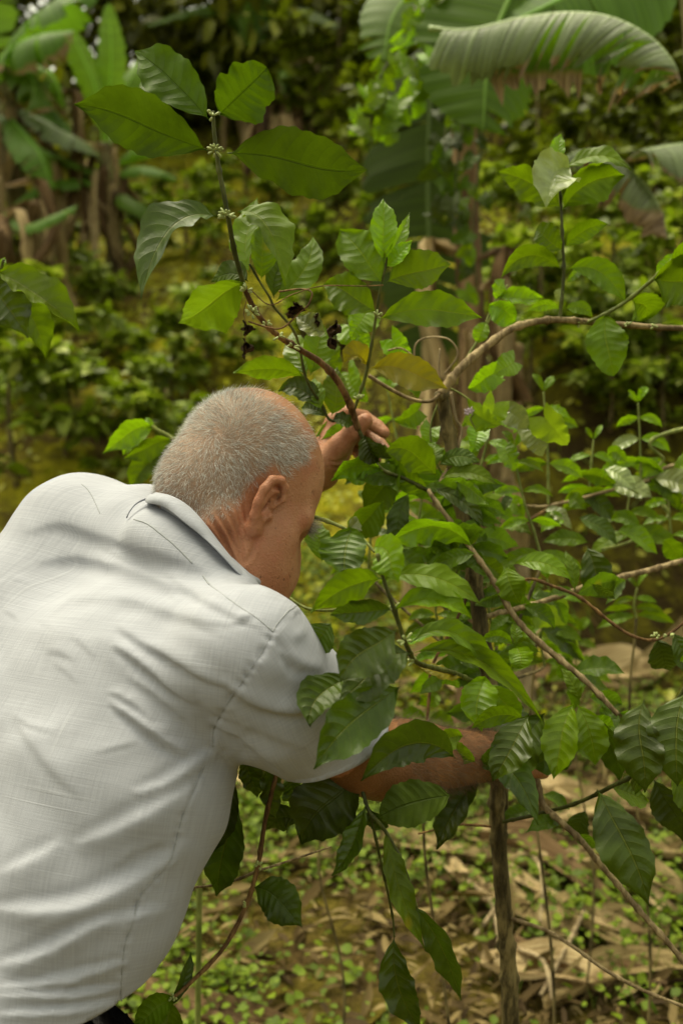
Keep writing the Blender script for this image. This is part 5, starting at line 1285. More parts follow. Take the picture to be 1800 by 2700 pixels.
# ------------------------------------------------------------------ banana plants
def banana_mat(name, base, rough=0.52, trans=0.35, spec=0.22, tmul=2.0):
    m = NT(name); uv = m.n('UVMap').outputs[0]; s = m.n('SeparateXYZ'); m.set(s.inputs[0], uv); u, v = s.outputs[0], s.outputs[1]
    av = m.math('MULTIPLY', m.math('ABSOLUTE', m.math('SUBTRACT', v, 0.5)), 2.0)
    rib = m.noise(m.mapping(uv, (70, 1.0, 1)), 1.0, 3.0, 0.6); pat = m.noise(m.n('TexCoord').outputs['Object'], 5.0, 4)
    col = m.mix(m.ramp(rib, 0.3, 0.7), tuple(c * (0.55 if name == 'banana_pale' else 0.78) for c in base), tuple(c * (1.3 if name == 'banana_pale' else 1.18) for c in base))
    col = m.mix(m.ramp(av, 0.05, 0.02), col, tuple(min(1, c * 2.2 + 0.03) for c in base))
    dry = m.attr('dry'); dn = m.math('ADD', dry, m.math('MULTIPLY', m.math('SUBTRACT', pat, 0.5), 0.5))
    col = m.mix(m.ramp(dn, 0.47, 0.56), col, (0.19, 0.15, 0.045)); col = m.mix(m.ramp(dn, 0.53, 0.62), col, m.mix(m.ramp(rib, 0.35, 0.65), (0.11, 0.06, 0.025), (0.33, 0.235, 0.13)))
    nor = m.bump(rib, 0.8 if name == 'banana_pale' else 0.35, 0.010 if name == 'banana_pale' else 0.005)
    p = m.pbsdf(col, rough, nor, spec); t = m.n('BsdfTranslucent'); m.set(t.inputs[0], m.mix(1.0, col, (tmul, tmul, tmul * 0.6), 'MULTIPLY'))
    mx = m.n('MixShader'); mx.inputs[0].default_value = trans; m.t.links.new(p, mx.inputs[1]); m.t.links.new(t.outputs[0], mx.inputs[2])
    return m.done(mx.outputs[0])
BA = {'green': banana_mat("banana_green", (0.075, 0.155, 0.010)), 'pale': banana_mat("banana_pale", (0.135, 0.185, 0.060), 0.42, 0.15, 0.6, 1.3), 'deep': banana_mat("banana_deep", (0.026, 0.046, 0.001), 0.6, 0.3, 0.15), 'mid': banana_mat("banana_mid", (0.065, 0.125, 0.004), 0.55, 0.38, 0.25),
      'lime': banana_mat("banana_lime", (0.13, 0.24, 0.012), 0.4, 0.35)}
BSTEM = bark_mat("banana_stem", (0.10, 0.075, 0.02), (0.19, 0.17, 0.06), 14, 0.6, (1, 1, 0.15)); BDRY = bark_mat("banana_dry_sheath", (0.10, 0.055, 0.022), (0.24, 0.155, 0.075), 16, 0.85, (1, 1, 0.12))
def banana_leaf(parent, pts, width, hang=(0.3, 0.3), kind='green', tears=4, dry=0.0, seed=0, up=None, sides=(1, 1), pet=0.12, name="leaf", ribw=1.0, dryu=None, sweep=0.22, nu=44, tip=0.8, ragged=0.05):
    r_ = np.random.default_rng(seed); P = spline([at(*p) for p in pts], nu); T = nrm(np.gradient(P, axis=0)); u = np.linspace(0, 1, nu)
    upv = np.array([0, -0.35, 1.0]) if up is None else np.asarray(up, float)
    N = nrm(upv - T * (T @ upv)[:, None]); S = np.cross(T, N)
    t = np.clip((u - pet) / (1 - pet), 0, 1); w = np.where(u < pet, 0.012, np.maximum(np.sin(np.pi * t**tip)**0.55, 0.06)) * width / 2; w[u < pet] = 0.010
    mb = MB(); dr = []; nv = 7
    for k, sd in enumerate((1, -1)):
        if not sides[k]: continue
        cuts = np.sort(r_.choice(np.arange(int(nu * (pet + .12)), nu - 3), min(tears, nu - 12), replace=False)) if tears else np.array([], int)
        edges = [0, *cuts.tolist(), nu - 1]
        for a, b in zip(edges[:-1], edges[1:]):
            if b - a < 1: continue
            hg = hang[k] + r_.normal() * 0.10 * (tears > 0); sh = r_.normal() * 0.05
            ii = np.arange(a, b + 1); V = []; D = []; U = []
            lf = 1 + r_.normal() * 0.06 * (tears > 0)
            for i in ii:
                gap = 1.0
                for q in range(nv + 1):
                    v = q / nv; ang = hg * (0.35 + 0.9 * v)
                    pull = 0.0
                    if tears: pull = (0.5 - (i - a) / (b - a)) * v * 0.012 * 2
                    ln = w[i] * v * lf * (1 + (ragged * r_.normal() if q == nv else 0))
                    p = P[i] + S[i] * sd * ln * math.cos(ang) - N[i] * ln * math.sin(ang) + T[i] * (ln * (sweep + sh) + pull) + N[i] * 0.004 * math.sin(i * 1.7) * v
                    V.append(p); D.append(np.clip((dry if dryu is None else dry * float(np.interp(u[i], dryu[0], dryu[1]))) * (0.25 + 0.95 * v**3 + 0.75 * max(0, u[i] - 0.72) * 3), 0, 1.2)); U.append((u[i], 0.5 + 0.5 * sd * v))
            m = nv + 1; F = [(i * m + q, i * m + q + 1, (i + 1) * m + q + 1, (i + 1) * m + q) for i in range(len(ii) - 1) for q in range(nv)]
            if sd < 0: F = [f[::-1] for f in F]
            mb.add(np.array(V), F, np.array(U)); dr += D
    V, F, U = tube_arrays(P - N * 0.004, np.interp(u, [0, pet, 1], [0.018, 0.012, 0.003]) * min(1.0, width * 2.2) * ribw, 8); mb.add(V, F, np.stack([U[:, 0], np.full(len(U), 0.5)], 1)); dr += [dry * 0.4] * len(V)
    return mb.build(name, BA[kind], parent, attrs={'dry': np.array(dr)}, org=P[0])
DRYT = dry_mat('dry_leaf_tan', (0.30, 0.205, 0.09), (0.56, 0.44, 0.24), (0.13, 0.08, 0.03))
DRYB = dry_mat('dry_leaf_brown', (0.09, 0.05, 0.02), (0.22, 0.14, 0.065), (0.045, 0.025, 0.010))
def dead_skirt(parent, p, n, length, seed, spread=0.22):
    """dead leaves hanging against the stem"""
    r_ = np.random.default_rng(seed)
    for k in range(int(n * 1.4)):
        a = r_.uniform(0, 6.283); o = np.array([math.cos(a), math.sin(a) * 0.8, 0]); L_ = length * r_.uniform(0.6, 1.15); w = r_.uniform(0.018, 0.055)
        st = p + o * 0.05 + np.array([0, 0, r_.uniform(-0.35, 0.30)])
        c = spline([st, st + o * spread * r_.uniform(0.5, 1.2) + np.array([0, 0, 0.02]), st + o * spread * r_.uniform(0.6, 1.3) + np.array([0, 0, -L_ * 0.5]), st + o * spread * r_.uniform(0.3, 1.5) + np.array([r_.normal() * .12, 0, -L_])], 22)
        T = nrm(np.gradient(c, axis=0)); S = nrm(np.cross(T, o)); V = []; U = []
        for i in range(22):
            for q in range(7):
                v = q / 6 * 2 - 1; ww = w * (0.12 + 0.88 * math.sin(math.pi * min(1, i / 21 * .93 + 0.05))) * (1 + 0.15 * r_.normal() * (abs(v) == 1))
                V.append(c[i] + S[i] * v * ww + o * (0.035 * math.sin(v * 6 + k) + 0.012 * math.sin(i * 0.9 + v * 4))); U.append((i / 21, q / 6))
        F = [(i * 7 + q, i * 7 + q + 1, (i + 1) * 7 + q + 1, (i + 1) * 7 + q) for i in range(21) for q in range(6)]
        mesh_obj("dead_leaf", np.array(V), F, (DRYT, DRY, DRYB, DRYDK)[r_.choice(4, p=(.38, .27, .25, .10))], parent, uv=np.array(U), org=st)
def pseudostem(parent, pts, r0, r1, mat=None):
    tube("stem", pts, [r0, (r0 + r1) * 0.5, r1], mat or BSTEM, parent, n=30, sides=14, bumps=0.03)

p, d1 = hit(268, 660); d1 = min(d1, 9)
b1 = empty("banana_plant", p, "banana plant with upright bright leaves over a brown skirt of dead ones", "banana plant")
pseudostem(b1, [p - np.array([0, 0, .1]), at(262, 520, d1), at(243, 380, d1 - .02), at(240, 330, d1 - .02)], .085, .05)
BL = banana_leaf
BL(b1, [(242, 340, d1), (250, 230, d1 - .05), (256, 120, d1 - .1), (250, 8, d1 - .1)], .21 * d1 / 7, (.25, .25), 'lime', 0, 0, 1, up=(0.2, -1, .2), pet=.2)
BL(b1, [(240, 345, d1), (222, 210, d1 - .1), (190, 130, d1 - .15), (146, 40, d1 - .2)], .22 * d1 / 7, (.3, .3), 'lime', 0, 0, 2, up=(0.4, -1, .4), pet=.12)
BL(b1, [(246, 345, d1), (272, 240, d1), (300, 180, d1), (318, 140, d1 + .05)], .20 * d1 / 7, (.3, .3), 'lime', 0, 0, 3, up=(-0.2, -1, .3))
BL(b1, [(240, 360, d1), (170, 300, d1 - .2), (90, 210, d1 - .3), (30, 130, d1 - .3)], .22 * d1 / 7, (.4, .4), 'green', 2, .1, 4)
BL(b1, [(240, 372, d1), (170, 300, d1 - .25), (80, 262, d1 - .4), (-20, 268, d1 - .4)], .30 * d1 / 7, (.5, .35), 'green', 4, .2, 5, up=(.1, -.6, 1))
BL(b1, [(240, 385, d1), (200, 330, d1 - .4), (120, 290, d1 - .6), (40, 250, d1 - .6)], .24 * d1 / 7, (.4, .5), 'pale', 3, .3, 6, up=(0.2, -.8, .8))
BL(b1, [(238, 400, d1), (180, 410, d1 - .3), (100, 420, d1 - .5), (30, 470, d1 - .6)], .22 * d1 / 7, (.5, .5), 'green', 3, .2, 12)
BL(b1, [(250, 430, d1), (290, 450, d1 - .3), (340, 480, d1 - .4), (370, 540, d1 - .4)], .2 * d1 / 7, (.5, .5), 'mid', 3, .3, 13)
BL(b1, [(240, 395, d1), (190, 380, d1 - .3), (110, 345, d1 - .5), (45, 335, d1 - .5)], .20 * d1 / 7, (.5, .5), 'mid', 4, .4, 7)
BL(b1, [(250, 400, d1), (300, 345, d1 - .2), (360, 325, d1 - .3), (430, 345, d1 - .3)], .24 * d1 / 7, (.5, .5), 'green', 3, .2, 8)
BL(b1, [(252, 410, d1), (300, 385, d1 - .3), (350, 385, d1 - .4), (410, 410, d1 - .4)], .20 * d1 / 7, (.6, .5), 'green', 3, .3, 9)
BL(b1, [(246, 350, d1), (280, 250, d1 + .2), (330, 190, d1 + .3), (400, 200, d1 + .3)], .26 * d1 / 7, (.4, .4), 'pale', 2, .2, 10)
dead_skirt(b1, at(252, 430, d1 - .05), 13, 0.75, 11)
p, d2 = hit(60, 620); d2 = min(d2, 8)
b2 = empty("banana_plant", p, "banana plant at the edge whose broad torn leaves fill the upper corner over brown stems", "banana plant")
pseudostem(b2, [p - np.array([0, 0, .1]), at(40, 450, d2), at(10, 250, d2), at(0, 140, d2)], .10, .06)
BL(b2, [(0, 150, d2), (60, 60, d2 - .3), (140, -10, d2 - .5), (230, -60, d2 - .5)], .55 * d2 / 7, (.5, .4), 'green', 4, .1, 21)
BL(b2, [(-5, 170, d2), (30, 110, d2 - .5), (90, 80, d2 - .8), (170, 70, d2 - .8)], .46 * d2 / 7, (.7, .5), 'green', 5, .55, 22, up=(.1, -.5, 1))
BL(b2, [(-10, 140, d2), (-40, 40, d2), (-30, -50, d2)], .5 * d2 / 7, (.3, .3), 'lime', 2, 0, 23, up=(.2, -1, .2))
BL(b2, [(-5, 190, d2), (50, 160, d2 - .5), (80, 200, d2 - .7), (60, 260, d2 - .7)], .36 * d2 / 7, (.6, .6), 'mid', 5, .5, 24)
BL(b2, [(5, 240, d2), (50, 300, d2 - .5), (90, 350, d2 - .7), (120, 430, d2 - .7)], .3 * d2 / 7, (.5, .5), 'green', 4, .3, 14)
BL(b2, [(0, 200, d2), (-60, 120, d2 - .5), (-140, 90, d2 - .5)], .4 * d2 / 7, (.4, .4), 'green', 4, .2, 25)
BL(b2, [(5, 210, d2), (90, 150, d2), (130, 190, d2 - .1), (152, 270, d2 - .1)], .22 * d2 / 7, (.8, .8), 'lime', 5, .75, 26)
dead_skirt(b2, at(20, 300, d2 - .05), 12, 0.9, 27, .3); dead_skirt(b2, at(110, 300, d2 - .02), 5, 0.8, 28, .2)
p, d3 = hit(20, 700); d3 = min(d3, 7)
b3 = empty("banana_plant", p, "withered banana clump with only brown hanging leaves at the edge, below the green one", "banana plant")
pseudostem(b3, [p - np.array([0, 0, .1]), at(12, 600, d3), at(5, 500, d3)], .09, .06, BDRY)
dead_skirt(b3, at(5, 470, d3), 12, 0.7, 31, .3); BL(b3, [(10, 490, d3), (60, 515, d3 - .2), (120, 495, d3 - .3), (180, 470, d3 - .3)], .18 * d3 / 7, (.5, .5), 'green', 2, .1, 32)
p, d4 = hit(570, 330); d4 = min(d4, 11)
b4 = empty("banana_plant", p, "young banana plant with bright upright shoot and one grey arching leaf under the forest", "banana plant")
pseudostem(b4, [p - np.array([0, 0, .1]), at(570, 190, d4), at(575, 110, d4)], .06, .035)
BL(b4, [(575, 120, d4), (570, 50, d4), (560, -30, d4)], .26 * d4 / 9, (.3, .3), 'lime', 0, 0, 41, up=(.1, -1, .2)); BL(b4, [(577, 120, d4), (600, 50, d4), (625, -30, d4)], .22 * d4 / 9, (.3, .3), 'green', 0, 0, 42, up=(-.1, -1, .2))
BL(b4, [(580, 100, d4), (630, 40, d4 - .4), (700, 20, d4 - .7), (785, 60, d4 - .7)], .32 * d4 / 9, (.7, .5), 'pale', 3, .2, 43); BL(b4, [(572, 110, d4), (520, 20, d4 - .3), (440, 20, d4 - .5), (330, 60, d4 - .5)], .24 * d4 / 9, (.5, .6), 'mid', 3, .2, 44)
BL(b4, [(580, 130, d4), (640, 80, d4 - .3), (700, 75, d4 - .5), (760, 90, d4 - .5)], .2 * d4 / 9, (.7, .5), 'deep', 3, .3, 45); dead_skirt(b4, at(640, 210, d4), 6, 1.0, 46, .5); dead_skirt(b4, at(700, 300, d4 - .5), 5, .8, 47, .3)
p, d5 = hit(690, 420); d5 = min(d5, 11)
b5 = empty("banana_plant", p, "dead banana stump wrapped in tan drooping leaves, between the tall sprig and the dark vine", "banana plant")
pseudostem(b5, [p - np.array([0, 0, .1]), at(665, 300, d5), at(655, 200, d5)], .09, .06, BDRY); dead_skirt(b5, at(655, 220, d5), 10, .8, 51, .25); BL(b5, [(655, 200, d5), (650, 160, d5), (660, 190, d5 - .2), (690, 250, d5 - .2)], .2, (.7, .7), 'mid', 3, .5, 52)
# big old banana plant, upper part of the picture on the far side of the arching branch
p6 = np.array([1.42, 3.35, float(ground_z(1.42, 3.35))])
b6 = empty("banana_plant", p6, "big banana plant whose huge grey-green leaf with brown tatters arches across the upper corner", "banana plant")
pseudostem(b6, [p6 - np.array([0, 0, .1]), at(1700, 900, 3.4), at(1640, 200, 3.4), at(1600, -250, 3.4)], .12, .08)
BL(b6, [(985, 62, 2.75), (1075, 66, 2.72), (1190, 40, 2.68), (1300, 26, 2.64), (1400, 36, 2.62), (1490, 80, 2.60), (1545, 140, 2.58), (1562, 186, 2.58)], .31, (.70, 1.15), 'pale', 8, .72, 61, up=(0.12, -.9, 1), sides=(1, 0), pet=.05, tip=.62, nu=64, ragged=.14, ribw=.7, sweep=-.45, dryu=([0, .22, .36, .44, .52, .62, .8, .92, 1], [.55, .35, .7, 1.1, .95, .45, .4, 1.0, 1.2]))
BL(b6, [(985, 62, 2.76), (1075, 67, 2.735), (1190, 42, 2.70), (1300, 28, 2.66), (1400, 39, 2.645), (1490, 84, 2.62), (1545, 144, 2.60), (1562, 190, 2.60)], .40, (1.25, 1.45), 'mid', 6, .75, 62, up=(0.12, -.35, 1), sides=(0, 1), pet=.10, tip=.62, nu=60, ragged=.15, ribw=.3)
BL(b6, [(1230, -120, 3.1), (1150, 40, 3.02), (1120, 150, 2.98), (1108, 300, 2.95)], .42, (.25, .35), 'mid', 2, .22, 63, up=(0.1, -1, .25), pet=.1)
BL(b6, [(1600, -200, 3.3), (1450, -90, 3.15), (1300, -10, 3.05), (1150, 60, 3.0)], .5, (.5, .45), 'green', 2, .05, 64, up=(0.1, -.9, .6))
BL(b6, [(1220, 430, 3.2), (1260, 385, 3.15), (1330, 345, 3.1), (1400, 350, 3.06), (1460, 400, 3.04), (1510, 470, 3.02), (1530, 550, 3.02)], .26, (.8, .7), 'pale', 3, .95, 65, up=(0.2, -.8, 1), ragged=.14, ribw=.5)
BL(b6, [(1640, 330, 3.2), (1560, 330, 3.0), (1510, 338, 2.95), (1475, 345, 2.92)], .26, (.5, .5), 'pale', 1, .55, 66, up=(0, -.6, 1))
p7 = np.array([0.52, 4.0, float(ground_z(0.52, 4.0))])
b7 = empty("banana_plant", p7, "banana plant with one long dark leaf hanging straight down behind the middle sprig", "banana plant")
pseudostem(b7, [p7 - np.array([0, 0, .1]), at(1085, 900, 4.0), at(1070, 500, 4.0), at(1060, 100, 3.9), at(1050, -150, 3.8)], .06, .045, BDRY)
BL(b7, [(1050, -140, 4.5), (1000, 120, 4.35), (984, 330, 4.3), (985, 600, 4.25), (988, 850, 4.2)], .56, (.35, .3), 'deep', 9, .25, 71, up=(0.1, -1, .15), pet=.22, tip=.8, ragged=.14)
BL(b7, [(1050, -150, 3.8), (960, -40, 3.7), (900, 40, 3.6), (880, 140, 3.55)], .3, (.3, .3), 'mid', 2, .1, 72, up=(.1, -1, .3)); BL(b7, [(1050, -150, 3.8), (1150, -60, 3.9), (1240, 100, 3.9)], .4, (.3, .3), 'deep', 2, .1, 73, up=(.1, -1, .3))
dead_skirt(b7, at(1075, 720, 4.0), 5, .9, 74, .12)

# ------------------------------------------------------------------ vine hanging from the banana, upper middle
def hl(parent, x, y, s, d, seed, kind='heart', shape='heart'):
    r_ = np.random.default_rng(seed); a = r_.uniform(-1.1, 1.1) + math.pi / 2
    leaf(parent, x, y, x + math.cos(a) * s, y + math.sin(a) * s, s * 0.95, d, r_.uniform(-.02, .02), roll=r_.uniform(-35, 35), fold=.25, kind=kind, shape=shape)
v1 = empty("hanging_vine", at(1000, 0, 3.1), "vine with small bright leaves hanging in a curtain left of the big drooping banana leaf", "vine")
for k, pts in enumerate([[(1000, -60), (960, 60), (900, 130), (860, 210), (850, 290)], [(1010, -60), (1000, 60), (940, 160), (900, 240), (905, 300)], [(1040, -60), (1020, 80), (1000, 170), (970, 220)], [(980, -60), (985, 20), (1010, 40), (1040, 20)]]):
    s_ = tube("stem", [at(x, y, 3.05 + .04 * k) for x, y in pts], [.004, .003], BM['dgreen'], v1, n=30, sides=6)
    r_ = np.random.default_rng(400 + k); c = spline(pts, 15)
    for i in range(15):
        for j in range(2): hl(s_, c[i][0] + r_.normal() * 22, c[i][1] + r_.normal() * 14, r_.uniform(30, 52), 3.05 + .04 * k + r_.normal() * .06, 500 + i * 7 + k * 50 + j, 'young' if r_.random() < .55 else 'mid')

for k, pts in enumerate([[(1040, -40), (1075, 120), (1060, 300), (1045, 430), (1060, 560)], [(1080, -40), (1110, 200), (1100, 380), (1085, 520), (1095, 660)], [(1060, 60), (1020, 330), (1030, 480)]]):
    s_ = tube("stem", [at(x, y, 3.3 + .05 * k) for x, y in pts], [.004, .003], BM['dgreen'], v1, n=30, sides=6)
    r_ = np.random.default_rng(440 + k); c = spline(pts, 16)
    for i in range(5, 16): hl(s_, c[i][0] + r_.normal() * 24, c[i][1] + r_.normal() * 14, r_.uniform(30, 56), 3.3 + .05 * k + r_.normal() * .06, 800 + i * 7 + k * 50, ('mid', 'shade', 'back')[r_.integers(0, 3)])

# ------------------------------------------------------------------ heart-leaved climber twined round the upper trunk
v2 = empty("climbing_vine", at(1040, 1330, 1.52), "pale heart-leaved climber twining round the upper coffee trunk beside his raised hand", "vine")
def vs_(pts, r=(1.6, 1.4), mat='lime', d=1.5): return tube("stem", [at(p[0], p[1], p[2] if len(p) > 2 else d) for p in pts], [q * .001 for q in r], BM[mat], v2, n=len(pts) * 9, sides=7)
s1 = vs_([(1030, 890), (1058, 905), (1085, 925), (1098, 940), (1080, 960), (1092, 985)], d=1.47); s2 = vs_([(1025, 895), (1000, 940), (988, 990), (1000, 1060), (1040, 1130), (1050, 1200), (1048, 1320)], d=1.49); s3 = vs_([(1035, 900), (1046, 960), (1060, 990), (1050, 1050), (1052, 1200)], (2.2, 2.0), 'dry', 1.48)
vs_([(950, 830), (955, 790), (985, 775), (1030, 780), (1050, 815), (1020, 860)], (1.5, 1.4), 'dry', 1.5); vs_([(890, 805), (920, 800), (950, 820), (985, 860), (1010, 890)], (1.4, 1.4), 'dry', 1.5); vs_([(1010, 800), (1008, 850), (1015, 900)], (1.2, 1.2), 'dry', 1.47); vs_([(846, 862), (890, 890), (940, 915), (985, 922), (1010, 905)], (3.0, 2.6), 'pale', 1.43)
vs_([(1010, 905), (1035, 860), (1060, 840), (1120, 740), (1150, 680), (1165, 655)], (2.2, 1.8), 'lime', 1.6); s4 = vs_([(1115, 740, 1.6), (1130, 705, 1.6), (1150, 665, 1.6)], (1.6, 1.2), 'lime')
leaf(s4, 1142, 684, 1246, 682, 46, 1.6, kind='young', roll=-25); leaf(s4, 1122, 700, 1182, 742, 58, 1.6, kind='young', roll=12, shape='oval'); leaf(s4, 1116, 738, 1094, 790, 40, 1.6, kind='young'); leaf(s4, 1138, 690, 1160, 640, 40, 1.6, kind='young', roll=35)
for i, (x, y, s, d, kd) in enumerate([(1085, 968, 74, 1.47, 'heart'), (1135, 948, 68, 1.47, 'heart'), (1250, 985, 86, 1.52, 'heart'), (1170, 965, 60, 1.52, 'gloss'), (1215, 1010, 70, 1.55, 'gloss'), (1130, 880, 66, 1.55, 'young'), (1180, 850, 60, 1.58, 'young'), (1100, 1005, 56, 1.5, 'young'), (1060, 1085, 60, 1.52, 'heart'), (990, 1000, 52, 1.52, 'young'), (1160, 1050, 56, 1.6, 'young'), (1075, 1035, 50, 1.5, 'heart'), (960, 960, 60, 1.56, 'mid'), (930, 880, 62, 1.58, 'mid'), (840, 740, 70, 1.5, 'young'), (800, 770, 80, 1.52, 'young'), (900, 800, 66, 1.52, 'young'), (740, 820, 70, 1.5, 'mid'), (800, 880, 80, 1.5, 'young'), (1130, 1150, 56, 1.58, 'heart'), (1080, 1180, 50, 1.6, 'mid')]):
    hl(s1 if i % 2 else s2, x, y - s * .3, s, d, 900 + i, kd)
def blossom(x, y, d):
    mb = MB(); c = at(x, y, d)
    for k in range(5):
        a = k * 1.2566; v = RX * math.cos(a) * .0026 + UP * math.sin(a) * .0026 - FW * .002
        V, F, U = tube_arrays(spline([c, c + v, c + v * 1.9 + UP * .002], 6), np.array([.0007, .0013, .0018, .0019, .0014, .0006]), 6); mb.add(V, F, U)
    mb.build("blossom", PETAL, v2, org=c)
_m = NT("petal_lilac"); PETAL = _m.done(_m.pbsdf((0.50, 0.40, 0.48), 0.6))
blossom(1072, 948, 1.46); blossom(1080, 945, 1.462)

# ------------------------------------------------------------------ leafy shoots (saplings) beyond the trunk
def shoot(label, pts, d, prs, ls, w=.36, kind='young', seed=0, r=(2.6, 1.6), smat='lime', name="coffee_seedling", cat="seedling", k2='mid', droop=0.25, root=True, by_trunk=False):
    r_ = np.random.default_rng(seed); top = at(*pts[-1], d); base = at(*pts[0], d); g = np.array([base[0] + 0.03, base[1] + 0.05, float(ground_z(base[0], base[1]))])
    if by_trunk: g = np.array([TREE_BASE[0] + .02, TREE_BASE[1] + 0.06, float(ground_z(TREE_BASE[0], TREE_BASE[1]))])
    t = empty(name, g, label, cat)
    P = [at(x, y, d) for x, y in pts]
    st = tube("stem", P, [r[0] * .001, r[1] * .001], BM[smat], t, n=44, sides=8, nodes=.09)
    if root: tube("woody_stem", [g - np.array([0, 0, .06]), (g * 0.6 + base * 0.4 + np.array([.03, 0, 0])) if not by_trunk else at(1158, 2150, 1.54), (g * 0.2 + base * 0.8 + np.array([-.012, 0, 0])) if not by_trunk else at(1130, 1640, 1.54), base], [.0034, .003, .0026, r[0] * .001], BM['trunk'], t, n=40, sides=8, nodes=.07)
    else: t.location = Vector(base); ORG[t.name] = base; st.location = Vector((0, 0, 0))
    c = spline(pts, 50); n = len(prs)
    for i, f in enumerate(prs):
        x, y = c[int(f * 49)]; s = ls * (1.0 - 0.45 * (i / max(1, n - 1))) * r_.uniform(.85, 1.15)
        for sd in (-1, 1):
            dd = r_.uniform(-.3, .3) * mpp(d) * s; ang = r_.uniform(-.35, .25)
            ex, ey = x + sd * s * (0.95 if i < n - 1 else .5) * math.cos(ang), y - s * math.sin(ang) * .6 + s * droop * (i < n - 1) - (s * .7 if i == n - 1 else 0)
            leaf(st, x, y, ex, ey, s * w * r_.uniform(.85, 1.2), d, dd, (x + ex) / 2, (y + ey) / 2 - s * .12, roll=r_.uniform(-42, -8) * sd * (1 if r_.random() < .8 else -1), fold=.25, kind=kind if r_.random() < .65 else k2)
    return t
t3b = np.array([1.35, 2.0, float(ground_z(1.35, 2.0))])
t3 = empty("coffee_tree", t3b, "coffee tree outside the edge sending long pale branches in above the earth bank", "tree")
tube("trunk", [t3b - np.array([0, 0, .1]), t3b + np.array([0, 0, .8]), t3b + np.array([.02, 0, 1.7])], [.02, .017, .012], BM['trunk'], t3, n=30, nodes=.07, bumps=.04)
for pts_, m_ in (([t3b + np.array([.01, 0, 1.45]), at(1620, 1062, 1.82), at(1500, 1100, 1.8), at(1380, 1132, 1.78), at(1258, 1162, 1.75), at(1190, 1160, 1.7)], 'pale'), ([t3b + np.array([.01, 0, 1.4]), at(1600, 1130, 1.9), at(1530, 1190, 1.87), at(1450, 1242, 1.85), at(1380, 1262, 1.82)], 'lime'), ([t3b + np.array([.0, 0, 1.6]), at(1568, 985, 1.8), at(1520, 1060, 1.8), at(1470, 1112, 1.8)], 'lime'), ([t3b + np.array([.0, 0, 1.42]), at(1560, 1075, 1.84), at(1480, 1105, 1.84), at(1300, 1150, 1.84), at(1180, 1215, 1.84)], 'brown')):
    tube("branch", pts_, [.005, .0035, .0028, .0022], BM[m_], t3, n=44, sides=8, nodes=.05, bumps=.03)
b9 = t3.children[1]
for a in ((1248, 1171, 1316, 1217, 40, .0, 'gloss', -40), (1327, 1189, 1417, 1253, 44, .0, 'dark', -30), (1415, 1222, 1513, 1272, 48, .02, 'young', -30), (1352, 1246, 1244, 1244, 44, .0, 'mid', 30), (1384, 1078, 1468, 1134, 46, -.02, 'gloss', -34), (1155, 1205, 1222, 1226, 38, -.04, 'mid', -30), (1164, 1150, 1204, 1192, 44, -.02, 'young', 10), (1203, 1368, 1302, 1442, 98, .0, 'heart', -6), (1236, 1440, 1342, 1524, 48, .05, 'dark', -34), (1300, 1195, 1240, 1222, 40, -.02, 'young', 25), (1470, 1210, 1400, 1195, 36, .02, 'mid', 20), (1440, 1062, 1392, 1048, 36, .02, 'young', -10), (1425, 1076, 1380, 1098, 32, .02, 'young', 30), (1345, 1172, 1300, 1145, 38, .02, 'mid', 10), (1520, 1240, 1560, 1300, 50, .04, 'mid', 10)):
    leaf(b9, a[0], a[1], a[2], a[3], a[4], 1.72, a[5], (a[0] + a[2]) / 2, (a[1] + a[3]) / 2 - 12, roll=a[7], kind=a[6])
for a in ((1500, 1100, 1610, 1150, 62, -.02, 'gloss'), (1490, 1102, 1560, 1172, 60, .03, 'mid'), (1420, 1120, 1330, 1095, 44, .02, 'mid'), (1380, 1132, 1290, 1180, 60, .03, 'mid'), (1330, 1145, 1412, 1200, 50, .02, 'dark'), (1400, 1125, 1500, 1142, 56, -.03, 'gloss'), (1540, 1085, 1650, 1060, 60, -.03, 'young'), (1530, 1090, 1440, 1070, 50, .02, 'young')):
    leaf(b9, a[0], a[1], a[2], a[3], a[4], 1.79, a[5], (a[0] + a[2]) / 2, (a[1] + a[3]) / 2 - 16, roll=-26, kind=a[6])
shoot("upright seedling with a pale straight stem and heart-high leaves, beyond the twined trunk", [(1258, 1160), (1257, 1050), (1252, 960), (1247, 900)], 1.75, (.30, .62, .78, 1.0), 92, kind='young', seed=61, root=False)
shoot("upright seedling with paired pale leaves nearest the picture edge, above the grey drooping leaf", [(1470, 1150), (1470, 1080), (1468, 1000), (1464, 925)], 1.8, (.15, .42, .65, .85, 1.0), 96, kind='young', seed=62, k2='gloss', root=False)
shoot("small seedling spreading bright leaves low behind the pale crossing branch", [(1450, 1240), (1440, 1180), (1446, 1130)], 1.85, (.1, .5, 1.0), 110, kind='mid', seed=63, k2='young', root=False)
shoot("leaning seedling with long narrow leaves, in the tangle between trunk and bank", [(1245, 1290), (1225, 1220), (1205, 1160), (1186, 1080), (1180, 1030)], 1.62, (.1, .35, .6, .85, 1.0), 100, kind='young', seed=64, w=.3, by_trunk=True)
shoot("seedling with drooping dark leaves behind the leaf cluster over his sleeve", [(1010, 1470), (1030, 1380), (1040, 1300), (1060, 1230)], 1.65, (.15, .4, .7, 1.0), 120, kind='mid', seed=65, k2='dark', by_trunk=True)
shoot("wide-leaved weed growing low between the trunk and the green hanging leaf pair", [(1230, 1480), (1225, 1420), (1215, 1370)], 1.85, (.2, .6, 1.0), 100, kind='heart', seed=66, w=.55, name="leafy_weed", cat="weed")
shoot("weed with rounded leaves in front of the tan litter, seen over his forearm", [(985, 1700), (980, 1660), (985, 1625)], 1.75, (.2, .6, 1.0), 80, kind='mid', seed=67, w=.7, name="leafy_weed", cat="weed")
